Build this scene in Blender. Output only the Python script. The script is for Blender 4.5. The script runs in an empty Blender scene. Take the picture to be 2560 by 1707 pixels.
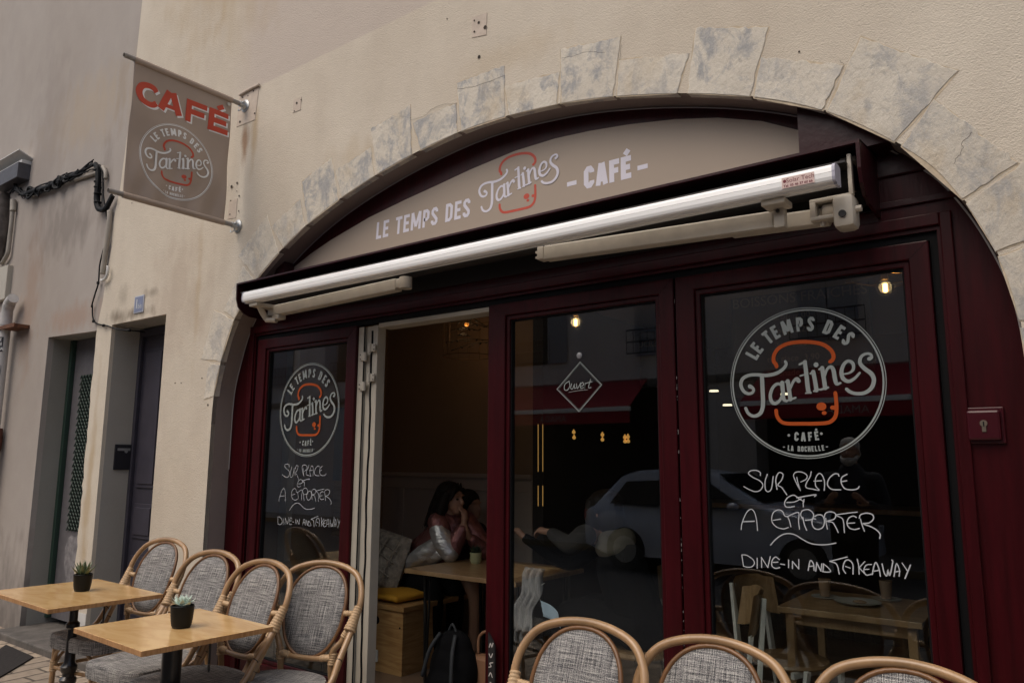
import bpy, bmesh, math, random
from math import sin, cos, pi, radians, sqrt, atan2, exp
from mathutils import Vector, Matrix, noise
from mathutils.geometry import tessellate_polygon
random.seed(7)
sc = bpy.context.scene
COL = sc.collection
# ------------------------------------------------------------------ camera maths (a measured 28 mm view)
F, YAW, PITCH, ROLL = 1891.84, .650133, .154164, .00553
CAM = Vector((0, -3, 1.48))
fwd = Vector((-sin(YAW)*cos(PITCH), cos(YAW)*cos(PITCH), sin(PITCH)))
rgt = Vector((cos(YAW), sin(YAW), 0)); upv = rgt.cross(fwd)
R2 = rgt*cos(ROLL)+upv*sin(ROLL); U2 = upv*cos(ROLL)-rgt*sin(ROLL)
def ray(u, v): return R2*((u-1280)/F) - U2*((v-853.5)/F) + fwd
def UY(u, v, y):
    d = ray(u, v); return CAM + d*((y-CAM.y)/d.y)
def UX(u, v, x):
    d = ray(u, v); return CAM + d*((x-CAM.x)/d.x)
def UZ(u, v, z):
    d = ray(u, v); return CAM + d*((z-CAM.z)/d.z)
def zone(ox, oy, s): return lambda a, b: (ox+a/s, oy+b/s)
z5 = zone(880, 1050, 2.387); z6 = zone(1200, 700, 3.136); z7 = zone(1700, 600, 2.613)
z8 = zone(1500, 1100, 2.219); z4 = zone(580, 550, 2.613); zL = zone(1800, 740, 3.646)
zH = zone(1820, 1150, 4.704); zF = zone(920, 360, 3.267); zB = zone(290, 120, 3.267)
zC = zone(0, 340, 3.733); zP = zone(0, 700, 2.612); z2 = zone(0, 550, 3.357)

# ------------------------------------------------------------------ materials
def nn(nt, t, **k):
    n = nt.nodes.new(t)
    for a, b in k.items(): setattr(n, a, b)
    return n
def mat(name, col, rough=.6, metal=0, var=0, vscale=6, bump=0, bscale=80, spec=.5, vstretch=(1,1,1), col2=None, coat=0, detail=4, emit=None, bstretch=None):
    m = bpy.data.materials.new(name); m.use_nodes = True; nt = m.node_tree; L = nt.links
    b = nt.nodes['Principled BSDF']
    b.inputs['Base Color'].default_value = (*col, 1); b.inputs['Roughness'].default_value = rough
    b.inputs['Metallic'].default_value = metal; b.inputs['Specular IOR Level'].default_value = spec
    b.inputs['Coat Weight'].default_value = coat
    tc = nn(nt, 'ShaderNodeTexCoord')
    if var or col2:
        mp = nn(nt, 'ShaderNodeMapping'); mp.inputs['Scale'].default_value = vstretch
        L.new(tc.outputs['Object'], mp.inputs[0])
        nz = nn(nt, 'ShaderNodeTexNoise'); nz.inputs['Scale'].default_value = vscale; nz.inputs['Detail'].default_value = detail
        nz.inputs['Roughness'].default_value = .6
        L.new(mp.outputs[0], nz.inputs['Vector'])
        r = nn(nt, 'ShaderNodeValToRGB'); r.color_ramp.elements[0].position = .32; r.color_ramp.elements[1].position = .7
        c2 = col2 or tuple(c*(1-var) for c in col); c1 = col if col2 else tuple(min(1, c*(1+var)) for c in col)
        r.color_ramp.elements[0].color = (*c2, 1); r.color_ramp.elements[1].color = (*c1, 1)
        L.new(nz.outputs['Fac'], r.inputs[0]); L.new(r.outputs[0], b.inputs['Base Color'])
    if bump:
        n2 = nn(nt, 'ShaderNodeTexNoise'); n2.inputs['Scale'].default_value = bscale; n2.inputs['Detail'].default_value = 3
        if bstretch:
            mp2 = nn(nt, 'ShaderNodeMapping'); mp2.inputs['Scale'].default_value = bstretch
            L.new(tc.outputs['Object'], mp2.inputs[0]); L.new(mp2.outputs[0], n2.inputs['Vector'])
        else: L.new(tc.outputs['Object'], n2.inputs['Vector'])
        bp = nn(nt, 'ShaderNodeBump'); bp.inputs['Strength'].default_value = 1; bp.inputs['Distance'].default_value = bump
        L.new(n2.outputs['Fac'], bp.inputs['Height']); L.new(bp.outputs[0], b.inputs['Normal'])
    if emit:
        b.inputs['Emission Color'].default_value = (*emit[0], 1); b.inputs['Emission Strength'].default_value = emit[1]
    return m
def mathn(nt, op, a, b=None, clamp=False):
    n = nn(nt, 'ShaderNodeMath', operation=op); n.use_clamp = clamp
    for i, x in enumerate((a, b)):
        if x is None: continue
        if hasattr(x, 'links') or isinstance(x, bpy.types.NodeSocket): nt.links.new(x, n.inputs[i])
        else: n.inputs[i].default_value = x
    return n.outputs[0]
def mixc(nt, fac, a, b, mode='MIX'):
    n = nn(nt, 'ShaderNodeMix'); n.data_type = 'RGBA'; n.blend_type = mode
    for s, x in ((n.inputs[0], fac), (n.inputs[6], a), (n.inputs[7], b)):
        if isinstance(x, bpy.types.NodeSocket): nt.links.new(x, s)
        elif isinstance(x, tuple): s.default_value = (*x, 1)
        else: s.default_value = x
    return n.outputs[2]
def stucco(name, col, dirt, blobs=(), band=None, grain=.0016, base_dirt=0):
    """rendered wall: mottled plaster with weathering stains that have places of their own"""
    m = mat(name, col, .93, spec=.2); nt = m.node_tree; L = nt.links; b = nt.nodes['Principled BSDF']
    tc = nn(nt, 'ShaderNodeTexCoord'); P = tc.outputs['Object']
    def nz(s, st=(1,1,1), d=5):
        mp = nn(nt, 'ShaderNodeMapping'); mp.inputs['Scale'].default_value = st; L.new(P, mp.inputs[0])
        n = nn(nt, 'ShaderNodeTexNoise'); n.inputs['Scale'].default_value = s; n.inputs['Detail'].default_value = d
        L.new(mp.outputs[0], n.inputs['Vector']); return n.outputs['Fac']
    def mr(x, a, b_, c=0, d=1):
        n = nn(nt, 'ShaderNodeMapRange'); L.new(x, n.inputs[0])
        for i, v in enumerate((a, b_, c, d)): n.inputs[i+1].default_value = v
        return n.outputs[0]
    c = mixc(nt, mr(nz(.7, (1,1,.7)), .35, .7), col, tuple(x*y for x, y in zip(col, (.86, .83, .80))))
    c = mixc(nt, mr(nz(2.2, (1.6,1,.35)), .5, .8, 0, .35), c, dirt)
    c = mixc(nt, mr(nz(60), .35, .75, 0, .13), c, tuple(x*.6 for x in col))
    c = mixc(nt, mr(nz(5, (1,1,.8)), .4, .7, 0, .2), c, tuple(min(1, x*1.16) for x in col))
    sep = nn(nt, 'ShaderNodeSeparateXYZ'); L.new(P, sep.inputs[0])
    if band:
        zc, xc, bc = band
        up = mathn(nt, 'MULTIPLY', mr(sep.outputs[2], zc-.006, zc+.006), mr(sep.outputs[0], xc-.25, xc+.1))
        c = mixc(nt, mathn(nt, 'MULTIPLY', up, .8), c, bc)
    br = nz(7, (1.3,1,.6), 6)
    for (x, z, rx, rz, bc, k) in blobs:
        dx = mathn(nt, 'DIVIDE', mathn(nt, 'SUBTRACT', sep.outputs[0], x), rx)
        dz = mathn(nt, 'DIVIDE', mathn(nt, 'SUBTRACT', sep.outputs[2], z), rz)
        r = mathn(nt, 'ADD', mathn(nt, 'MULTIPLY', dx, dx), mathn(nt, 'MULTIPLY', dz, dz))
        f = mr(mathn(nt, 'ADD', mathn(nt, 'SQRT', r), mathn(nt, 'MULTIPLY', mathn(nt, 'SUBTRACT', br, .5), 2.2)), .25, 1.05, k, 0)
        c = mixc(nt, f, c, bc)
    if base_dirt:
        f = mathn(nt, 'MULTIPLY', mr(mathn(nt, 'ADD', sep.outputs[2], mathn(nt, 'MULTIPLY', mathn(nt, 'SUBTRACT', br, .5), 1.4)), .0, base_dirt, .8, 0), 1)
        c = mixc(nt, f, c, tuple(x*.42 for x in dirt))
    L.new(c, b.inputs['Base Color'])
    v = nn(nt, 'ShaderNodeTexVoronoi'); v.inputs['Scale'].default_value = 210; L.new(P, v.inputs['Vector'])
    h = mathn(nt, 'ADD', mathn(nt, 'MULTIPLY', nz(150, (1,1,1.1), 4), 1.0), mathn(nt, 'MULTIPLY', v.outputs['Distance'], .5))
    h = mathn(nt, 'ADD', h, mathn(nt, 'MULTIPLY', nz(9), 1.2))
    bp = nn(nt, 'ShaderNodeBump'); bp.inputs['Distance'].default_value = grain*1.7; bp.inputs['Strength'].default_value = 1
    L.new(h, bp.inputs['Height']); L.new(bp.outputs[0], b.inputs['Normal'])
    return m
OCH = (.46, .34, .19); DK = (.20, .165, .125); RUST = (.25, .12, .05); WH = (.60, .52, .43)
CREAM = (.66, .60, .50)
M = {}
M['stucco'] = stucco('cream_render', CREAM, (.50, .43, .35), blobs=[
    (-5.1, 5.4, .7, .9, OCH, .35), (-4.55, 4.75, .5, .5, OCH, .22), (-4.48, 3.60, .05, .22, RUST, .75), (-4.38, 3.62, .04, .3, OCH, .6),
    (-5.25, 2.62, .55, .5, (.42, .33, .26), .35), (-5.75, 2.58, .22, .07, DK, .85), (-6.1, 2.58, .2, .09, DK, .8), (-4.95, 2.6, .04, .55, OCH, .35),
    (-5.6, 2.72, .13, .05, DK, .5), (-6.05, 2.75, .1, .12, DK, .35), (-3.2, 3.25, .5, .12, OCH, .28), (-2.2, 3.5, .4, .1, OCH, .22), (-6.35, 1.2, .07, .9, OCH, .6)],
    band=(4.01, -4.5, (.54, .47, .41)))
M['stucco_grey'] = stucco('greyish_render', (.41, .375, .345), (.33, .30, .275), blobs=[
    (-7.3, 3.55, .7, .35, (.17, .15, .135), .5), (-7.0, 4.6, 1.3, .4, OCH, .25), (-6.55, 3.7, .15, .6, (.2, .17, .15), .4), (-7.9, 4.4, .5, 1.2, (.3, .27, .25), .5), (-7.9, 2.9, .25, .8, (.33, .2, .13), .35),
    (-6.9, 2.66, .6, .16, (.34, .2, .13), .4), (-6.4, 4.6, .12, .5, (.3, .25, .2), .4)], grain=.001, base_dirt=.8)
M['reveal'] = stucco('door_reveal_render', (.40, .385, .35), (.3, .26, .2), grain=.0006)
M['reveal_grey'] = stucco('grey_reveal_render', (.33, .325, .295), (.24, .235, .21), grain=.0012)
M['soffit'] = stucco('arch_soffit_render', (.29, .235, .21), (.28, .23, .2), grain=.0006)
def stone_mat(name='limestone_voussoir', seed=0.0, grey=.8, tone=1.0, warm=0.0):
    m = mat(name, (.6, .55, .46), .85, spec=.25); nt = m.node_tree; L = nt.links; b = nt.nodes['Principled BSDF']
    tc = nn(nt, 'ShaderNodeTexCoord')
    mp = nn(nt, 'ShaderNodeMapping'); mp.inputs['Location'].default_value = (seed, 0, seed*.37); mp.inputs['Scale'].default_value = (1, 1, .7); L.new(tc.outputs['Object'], mp.inputs[0])
    def nz(s, d=6, rg=.6, dist=0):
        n = nn(nt, 'ShaderNodeTexNoise'); n.inputs['Scale'].default_value = s; n.inputs['Detail'].default_value = d; n.inputs['Roughness'].default_value = rg
        n.inputs['Distortion'].default_value = dist; L.new(mp.outputs[0], n.inputs['Vector']); return n.outputs['Fac']
    def mr(x, a, b_, c=0, d=1):
        n = nn(nt, 'ShaderNodeMapRange'); L.new(x, n.inputs[0])
        for i, v in enumerate((a, b_, c, d)): n.inputs[i+1].default_value = v
        return n.outputs[0]
    t = tone
    c = mixc(nt, mr(nz(3), .35, .7), (.64*t, .59*t, .50*t), (.74*t, .69*t, .59*t))
    c = mixc(nt, mr(nz(9, 8, .72, .5), .47, .60, 0, grey), c, (.33, .34, .355))
    c = mixc(nt, mr(nz(4, 5, .6, .3), .56, .72, 0, .42+warm), c, (.52, .41, .26))
    c = mixc(nt, mr(nz(34, 8, .8), .58, .70, 0, .6), c, (.25, .24, .23))
    L.new(c, b.inputs['Base Color'])
    bp = nn(nt, 'ShaderNodeBump'); bp.inputs['Distance'].default_value = .0075
    L.new(mathn(nt, 'ADD', nz(38, 9, .75), mathn(nt, 'MULTIPLY', nz(7), 1.5)), bp.inputs['Height']); L.new(bp.outputs[0], b.inputs['Normal'])
    return m
STONES = [stone_mat('pale_limestone', 0, .5, 1.0), stone_mat('blotched_limestone', 3.1, .8, .97), stone_mat('weathered_limestone', 7.7, .6, .95, .25)]
M['red'] = mat('dark_red_lacquer', (.034, .0016, .0034), .36, var=.3, vscale=5, vstretch=(6, 1, .5), bump=.0006, bscale=30, bstretch=(6, 1, .6), coat=0, spec=.22)
M['redold'] = mat('old_red_brown_paint', (.026, .0035, .0055), .36, var=.15, vscale=5, bump=.0014, bscale=28, coat=0, spec=.28)
M['black'] = mat('black_rubber', (.006, .006, .007), .7, spec=.15)
M['dark'] = mat('dark_housing', (.014, .012, .012), .6)
M['cream'] = mat('cream_paint', (.44, .41, .345), .45, var=.06, vscale=8)
M['board'] = mat('taupe_sign_board', (.40, .325, .255), .55, var=.02, vscale=2)
M['banner'] = mat('taupe_pvc_banner', (.395, .315, .255), .42, var=.03, vscale=3)
M['alu'] = mat('white_lacquered_aluminium', (.93, .94, .93), .25, .0, spec=.6, coat=.5)
M['ivory'] = mat('ivory_awning_metal', (.52, .47, .385), .42, var=.08, vscale=14)
M['violet'] = mat('end_cap_plastic', (.42, .42, .5), .4)
M['steel'] = mat('galvanised_steel', (.48, .5, .5), .38, .8, var=.15, vscale=40)
M['pole'] = mat('grey_painted_pole', (.30, .285, .27), .45, .3, var=.1, vscale=20)
M['bwhite'] = mat('banner_white_print', (.84, .85, .84), .55); M['vinyl'] = mat('white_vinyl', (.60, .62, .62), .6); M['glassvinyl'] = mat('grey_white_glass_vinyl', (.30, .335, .325), .7, spec=.2)
M['lilac'] = mat('sign_white_letters', (.74, .72, .80), .55)
M['chalkpen'] = mat('white_paint_marker', (.50, .53, .56), .7)
M['orange'] = mat('orange_vinyl', (.42, .075, .012), .6, spec=.2)
M['redor'] = mat('red_orange_vinyl', (.55, .065, .03), .5)
M['rattan'] = mat('varnished_rattan', (.37, .225, .11), .33, var=.28, vscale=9, vstretch=(1, 1, .5), coat=.35, bump=.0006, bscale=40)
M['rwrap'] = mat('rattan_cane_wrap', (.50, .34, .19), .5, var=.2, vscale=60)
M['rdark'] = mat('brown_oval_frame', (.16, .075, .028), .35, var=.2, vscale=30)
M['node'] = mat('rattan_node_ring', (.05, .03, .018), .6)
def weave_mat():
    m = mat('grey_woven_textilene', (.3, .3, .3), .75, spec=.3); nt = m.node_tree; L = nt.links; b = nt.nodes['Principled BSDF']
    tc = nn(nt, 'ShaderNodeTexCoord')
    def nz(st, s, d=2):
        mp = nn(nt, 'ShaderNodeMapping'); mp.inputs['Scale'].default_value = st; L.new(tc.outputs['UV'], mp.inputs[0])
        n = nn(nt, 'ShaderNodeTexNoise'); n.inputs['Scale'].default_value = s; n.inputs['Detail'].default_value = d; L.new(mp.outputs[0], n.inputs['Vector']); return n.outputs['Fac']
    a = nz((10, 420, 1), 1, 3); c_ = nz((300, 9, 1), 1, 3); g = nz((330, 330, 1), 1, 1)
    s = mathn(nt, 'ADD', mathn(nt, 'ADD', a, mathn(nt, 'MULTIPLY', c_, .9)), mathn(nt, 'MULTIPLY', g, .75))
    r = nn(nt, 'ShaderNodeValToRGB'); e = r.color_ramp.elements
    e[0].position = .41; e[0].color = (.025, .027, .035, 1); e[1].position = .60; e[1].color = (.66, .64, .60, 1)
    x = r.color_ramp.elements.new(.5); x.color = (.25, .245, .24, 1)
    L.new(mathn(nt, 'DIVIDE', s, 2.65), r.inputs[0]); L.new(r.outputs[0], b.inputs['Base Color'])
    w1 = nn(nt, 'ShaderNodeTexWave'); w1.inputs['Scale'].default_value = 75; L.new(tc.outputs['UV'], w1.inputs['Vector'])
    w2 = nn(nt, 'ShaderNodeTexWave', bands_direction='Y'); w2.inputs['Scale'].default_value = 75; L.new(tc.outputs['UV'], w2.inputs['Vector'])
    bp = nn(nt, 'ShaderNodeBump'); bp.inputs['Distance'].default_value = .0022
    L.new(mathn(nt, 'MULTIPLY', w1.outputs['Fac'], w2.outputs['Fac']), bp.inputs['Height']); L.new(bp.outputs[0], b.inputs['Normal'])
    return m
M['weave'] = weave_mat()
def wood_mat(name, c1, c2, rough=.3, scale=(1, 6, 6), coat=.5, dist=3, sc_=3.0, knots=True):
    m = mat(name, c1, rough, coat=coat); nt = m.node_tree; L = nt.links; b = nt.nodes['Principled BSDF']
    b.inputs['Coat Roughness'].default_value = .12
    tc = nn(nt, 'ShaderNodeTexCoord'); mp = nn(nt, 'ShaderNodeMapping'); mp.inputs['Scale'].default_value = scale; L.new(tc.outputs['Object'], mp.inputs[0])
    n = nn(nt, 'ShaderNodeTexNoise'); n.inputs['Scale'].default_value = sc_; n.inputs['Detail'].default_value = 6; n.inputs['Distortion'].default_value = dist
    L.new(mp.outputs[0], n.inputs['Vector'])
    r = nn(nt, 'ShaderNodeValToRGB'); r.color_ramp.elements[0].color = (*c2, 1); r.color_ramp.elements[1].color = (*c1, 1)
    r.color_ramp.elements[0].position = .35; r.color_ramp.elements[1].position = .62
    L.new(n.outputs['Fac'], r.inputs[0]); c = r.outputs[0]
    if knots:
        v = nn(nt, 'ShaderNodeTexVoronoi'); v.inputs['Scale'].default_value = 5.5; v.inputs['Randomness'].default_value = 1
        mp3 = nn(nt, 'ShaderNodeMapping'); mp3.inputs['Scale'].default_value = (1, 1.5, .01); L.new(tc.outputs['Object'], mp3.inputs[0]); L.new(mp3.outputs[0], v.inputs['Vector'])
        q = nn(nt, 'ShaderNodeMapRange'); L.new(v.outputs['Distance'], q.inputs[0])
        for i, x in enumerate((.03, .075, .9, 0)): q.inputs[i+1].default_value = x
        sepc = nn(nt, 'ShaderNodeSeparateColor'); L.new(v.outputs['Color'], sepc.inputs[0])
        k = mathn(nt, 'MULTIPLY', q.outputs[0], mathn(nt, 'GREATER_THAN', sepc.outputs[0], .62))
        c = mixc(nt, k, c, (.13, .045, .015))
    L.new(c, b.inputs['Base Color']); return m
M['tabletop'] = wood_mat('varnished_pine_board', (.80, .54, .25), (.66, .40, .16), .22, (1.6, 4, 5), .6, 1.2)
M['tableedge'] = wood_mat('pine_edge', (.52, .29, .13), (.38, .19, .07), .4, (9, 9, 1), .2, knots=False)
M['pine'] = wood_mat('pine_crate', (.40, .24, .10), (.27, .14, .05), .5, (1, 1, 7), .1, 2)
M['oak'] = wood_mat('oak_table', (.36, .235, .125), (.25, .15, .07), .4, (1, 6, 1), .2, knots=False)
M['iron'] = mat('black_cast_iron', (.010, .010, .011), .3, .1, bump=.0008, bscale=60, coat=.4)
M['pot'] = mat('black_ribbed_plastic', (.005, .006, .006), .45, spec=.25)
M['soil'] = mat('potting_soil', (.03, .02, .014), .95, var=.4, vscale=60, bump=.004, bscale=90)
M['aloe'] = mat('aloe_leaf', (.07, .12, .05), .45, var=.35, vscale=50, col2=(.12, .13, .07))
M['eche'] = mat('pale_succulent_leaf', (.52, .63, .55), .55, var=.15, vscale=20)
M['white'] = mat('white_plastic', (.62, .62, .60), .5, var=.06, vscale=12)
M['pipe'] = mat('white_pvc_pipe', (.50, .49, .475), .45, var=.1, vscale=6)
M['cast'] = mat('red_brown_cast_iron', (.11, .035, .022), .6, var=.3, vscale=14, bump=.002, bscale=40)
M['rust'] = mat('rusty_iron', (.13, .05, .022), .8, var=.4, vscale=30, bump=.001)
M['cable'] = mat('black_cable', (.007, .008, .010), .65, spec=.2)
M['conduit'] = mat('grey_conduit', (.33, .30, .255), .6, var=.15, vscale=10)
M['blue'] = mat('blue_enamel', (.19, .22, .34), .3, var=.12, vscale=40)
M['doorgrey'] = mat('grey_violet_door_paint', (.045, .042, .058), .42, var=.15, vscale=8)
M['doorgrey2'] = mat('worn_grey_door_paint', (.13, .125, .135), .55, var=.15, vscale=12)
M['greenmesh'] = mat('dark_green_grille', (.018, .045, .032), .5)
M['tag'] = mat('scraped_poster_paste', (.30, .29, .30), .8, col2=(.12, .115, .125), vscale=14, detail=8)
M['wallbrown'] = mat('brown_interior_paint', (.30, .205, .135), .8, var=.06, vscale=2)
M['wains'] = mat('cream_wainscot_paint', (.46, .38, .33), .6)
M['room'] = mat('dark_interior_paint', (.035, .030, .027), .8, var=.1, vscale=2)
M['floor'] = mat('brown_floor_tiles', (.13, .085, .06), .4, var=.2, vscale=4)
M['skin'] = mat('skin', (.34, .19, .13), .5, spec=.4)
M['hair'] = mat('dark_brown_hair', (.010, .006, .004), .6, spec=.25, var=.4, vscale=60, vstretch=(1, 1, .15), bump=.004, bscale=70, bstretch=(1, 1, .1))
M['whair'] = mat('white_hair', (.45, .44, .42), .6, var=.2, vscale=80, bump=.004, bscale=90)
M['silver'] = mat('silver_foil_fabric', (.60, .60, .61), .42, .7, bump=.024, bscale=9, bstretch=(1, 1, 1.8))
M['rose'] = mat('rose_metallic_fabric', (.26, .11, .105), .42, .6, bump=.022, bscale=11, bstretch=(1.6, 1, 1))
M['blackcloth'] = mat('black_cloth', (.005, .005, .006), .9, spec=.15, bump=.003, bscale=30)
M['greycloth'] = mat('grey_knit', (.032, .03, .03), .9, bump=.004, bscale=50)
M['beige'] = mat('beige_hood_fabric', (.13, .115, .09), .85, bump=.02, bscale=10)
M['mask'] = mat('pale_blue_mask', (.42, .55, .68), .8)
M['macrame'] = mat('macrame_cotton', (.33, .29, .245), .9, col2=(.16, .14, .12), vscale=30, bump=.006, bscale=40)
M['yellow'] = mat('mustard_cushion', (.48, .24, .015), .8, bump=.002, bscale=30)
M['ltpot'] = mat('pale_green_pot', (.42, .43, .24), .5)
M['plant'] = mat('dark_leaf', (.02, .035, .018), .6)
M['chalk'] = mat('blackboard', (.012, .012, .013), .5)
M['chalkw'] = mat('chalk_writing', (.42, .40, .38), .9)
M['chalkdim'] = mat('faint_chalk_writing', (.16, .12, .09), .9)
M['tan'] = mat('tan_leather', (.30, .16, .09), .5)
M['porcelain'] = mat('white_porcelain', (.5, .5, .48), .25)
M['latte'] = mat('latte_in_glass', (.30, .20, .13), .2)
M['filament'] = mat('glowing_filament', (1, .5, .15), emit=((1, .45, .12), 9))
M['glow'] = mat('small_warm_lamp', (1, .5, .15), emit=((1, .50, .12), .32))
M['handleglow'] = mat('glowing_brass_handle', (1, .5, .15), emit=((1, .55, .16), .22))  # brass shine put in as emission, not a light source of the room
M['spot'] = mat('ceiling_spot_lens', (1, .9, .7), emit=((1, .85, .6), 1.2))
M['brass'] = mat('brass', (.45, .27, .08), .3, .9)
M['carpaint'] = mat('silver_blue_car_paint', (.48, .54, .66), .3, .15, coat=.6)
M['cardark'] = mat('car_window_glass', (.012, .014, .018), .08)
M['tyre'] = mat('tyre_rubber', (.012, .012, .012), .8)
M['oppwall'] = stucco('opposite_grey_render', (.74, .72, .71), (.25, .24, .24), grain=.001)
M['shutter'] = mat('grey_shutter_paint', (.34, .37, .42), .5)
M['opp_awn'] = mat('burgundy_awning_canvas', (.34, .014, .028), .8)
M['asphalt'] = mat('asphalt', (.038, .038, .042), .9, var=.2, vscale=30, bump=.003, bscale=120)
M['stone'] = mat('worn_grey_stone', (.20, .18, .155), .85, var=.3, vscale=9, bump=.003, bscale=40)
M['stonedark'] = mat('dark_worn_step', (.11, .10, .09), .8, var=.3, vscale=9, bump=.003, bscale=40)
M['mortar'] = mat('sandy_mortar', (.56, .47, .345), .95, var=.18, vscale=18, bump=.003, bscale=50)
M['sticker'] = mat('pink_sticker', (.66, .50, .46), .5)
M['stickink'] = mat('maroon_sticker_print', (.16, .015, .03), .5)
M['plaster'] = mat('filler_patch', (.56, .48, .40), .95, var=.08, vscale=20, bump=.002, bscale=60)
M['hole'] = mat('drilled_hole', (.05, .04, .032), 1)
M['caulk'] = mat('pale_caulk', (.36, .34, .33), .6)
def glass_mat(name='window_glass', tint=(.93, .96, .94)):
    m = bpy.data.materials.new(name); m.use_nodes = True; nt = m.node_tree; nt.nodes.clear()
    o = nn(nt, 'ShaderNodeOutputMaterial'); mx = nn(nt, 'ShaderNodeMixShader'); t = nn(nt, 'ShaderNodeBsdfTransparent'); g = nn(nt, 'ShaderNodeBsdfGlossy')
    t.inputs[0].default_value = (*tint, 1); g.inputs['Roughness'].default_value = 0.0; g.inputs[0].default_value = (.95, .97, 1, 1)
    ge = nn(nt, 'ShaderNodeNewGeometry'); dt = nn(nt, 'ShaderNodeVectorMath', operation='DOT_PRODUCT')
    nt.links.new(ge.outputs['Normal'], dt.inputs[0]); nt.links.new(ge.outputs['Incoming'], dt.inputs[1])
    om = mathn(nt, 'SUBTRACT', 1.0, mathn(nt, 'ABSOLUTE', dt.outputs['Value']), clamp=True)
    fs = mathn(nt, 'ADD', mathn(nt, 'MULTIPLY', mathn(nt, 'POWER', om, 4.0), .93), .06)
    nt.links.new(fs, mx.inputs[0]); nt.links.new(t.outputs[0], mx.inputs[1]); nt.links.new(g.outputs[0], mx.inputs[2]); nt.links.new(mx.outputs[0], o.inputs[0])
    return m
M['glass'] = glass_mat()
def paving_mat():
    m = mat('limestone_paving', (.4, .33, .25), .7); nt = m.node_tree; L = nt.links; b = nt.nodes['Principled BSDF']
    tc = nn(nt, 'ShaderNodeTexCoord'); mp = nn(nt, 'ShaderNodeMapping'); mp.inputs['Rotation'].default_value = (0, 0, radians(86)); L.new(tc.outputs['Object'], mp.inputs[0])
    wn = nn(nt, 'ShaderNodeTexNoise'); wn.inputs['Scale'].default_value = 2.2; wn.inputs['Detail'].default_value = 2; L.new(mp.outputs[0], wn.inputs['Vector'])
    wa = nn(nt, 'ShaderNodeVectorMath', operation='MULTIPLY_ADD'); wa.inputs[1].default_value = (.07, .07, 0); L.new(wn.outputs['Color'], wa.inputs[0]); L.new(mp.outputs[0], wa.inputs[2])
    br = nn(nt, 'ShaderNodeTexBrick'); L.new(wa.outputs[0], br.inputs['Vector'])
    br.inputs['Scale'].default_value = 1; br.inputs['Brick Width'].default_value = .30; br.inputs['Row Height'].default_value = .16; br.inputs['Mortar Size'].default_value = .011
    br.inputs['Mortar Smooth'].default_value = .5; br.inputs['Color1'].default_value = (.42, .34, .255, 1); br.inputs['Color2'].default_value = (.26, .215, .17, 1); br.inputs['Mortar'].default_value = (.085, .07, .055, 1)
    nz = nn(nt, 'ShaderNodeTexNoise'); nz.inputs['Scale'].default_value = 14; nz.inputs['Detail'].default_value = 7; L.new(tc.outputs['Object'], nz.inputs['Vector'])
    r = nn(nt, 'ShaderNodeMapRange'); L.new(nz.outputs['Fac'], r.inputs[0]); r.inputs[1].default_value = .45; r.inputs[2].default_value = .75; r.inputs[4].default_value = .6
    c = mixc(nt, r.outputs[0], br.outputs['Color'], (.15, .12, .09)); L.new(c, b.inputs['Base Color'])
    bp = nn(nt, 'ShaderNodeBump'); bp.inputs['Distance'].default_value = .012; bp.invert = True
    L.new(mathn(nt, 'ADD', br.outputs['Fac'], mathn(nt, 'MULTIPLY', nz.outputs['Fac'], .6)), bp.inputs['Height']); L.new(bp.outputs[0], b.inputs['Normal'])
    return m
M['paving'] = paving_mat()

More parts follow.
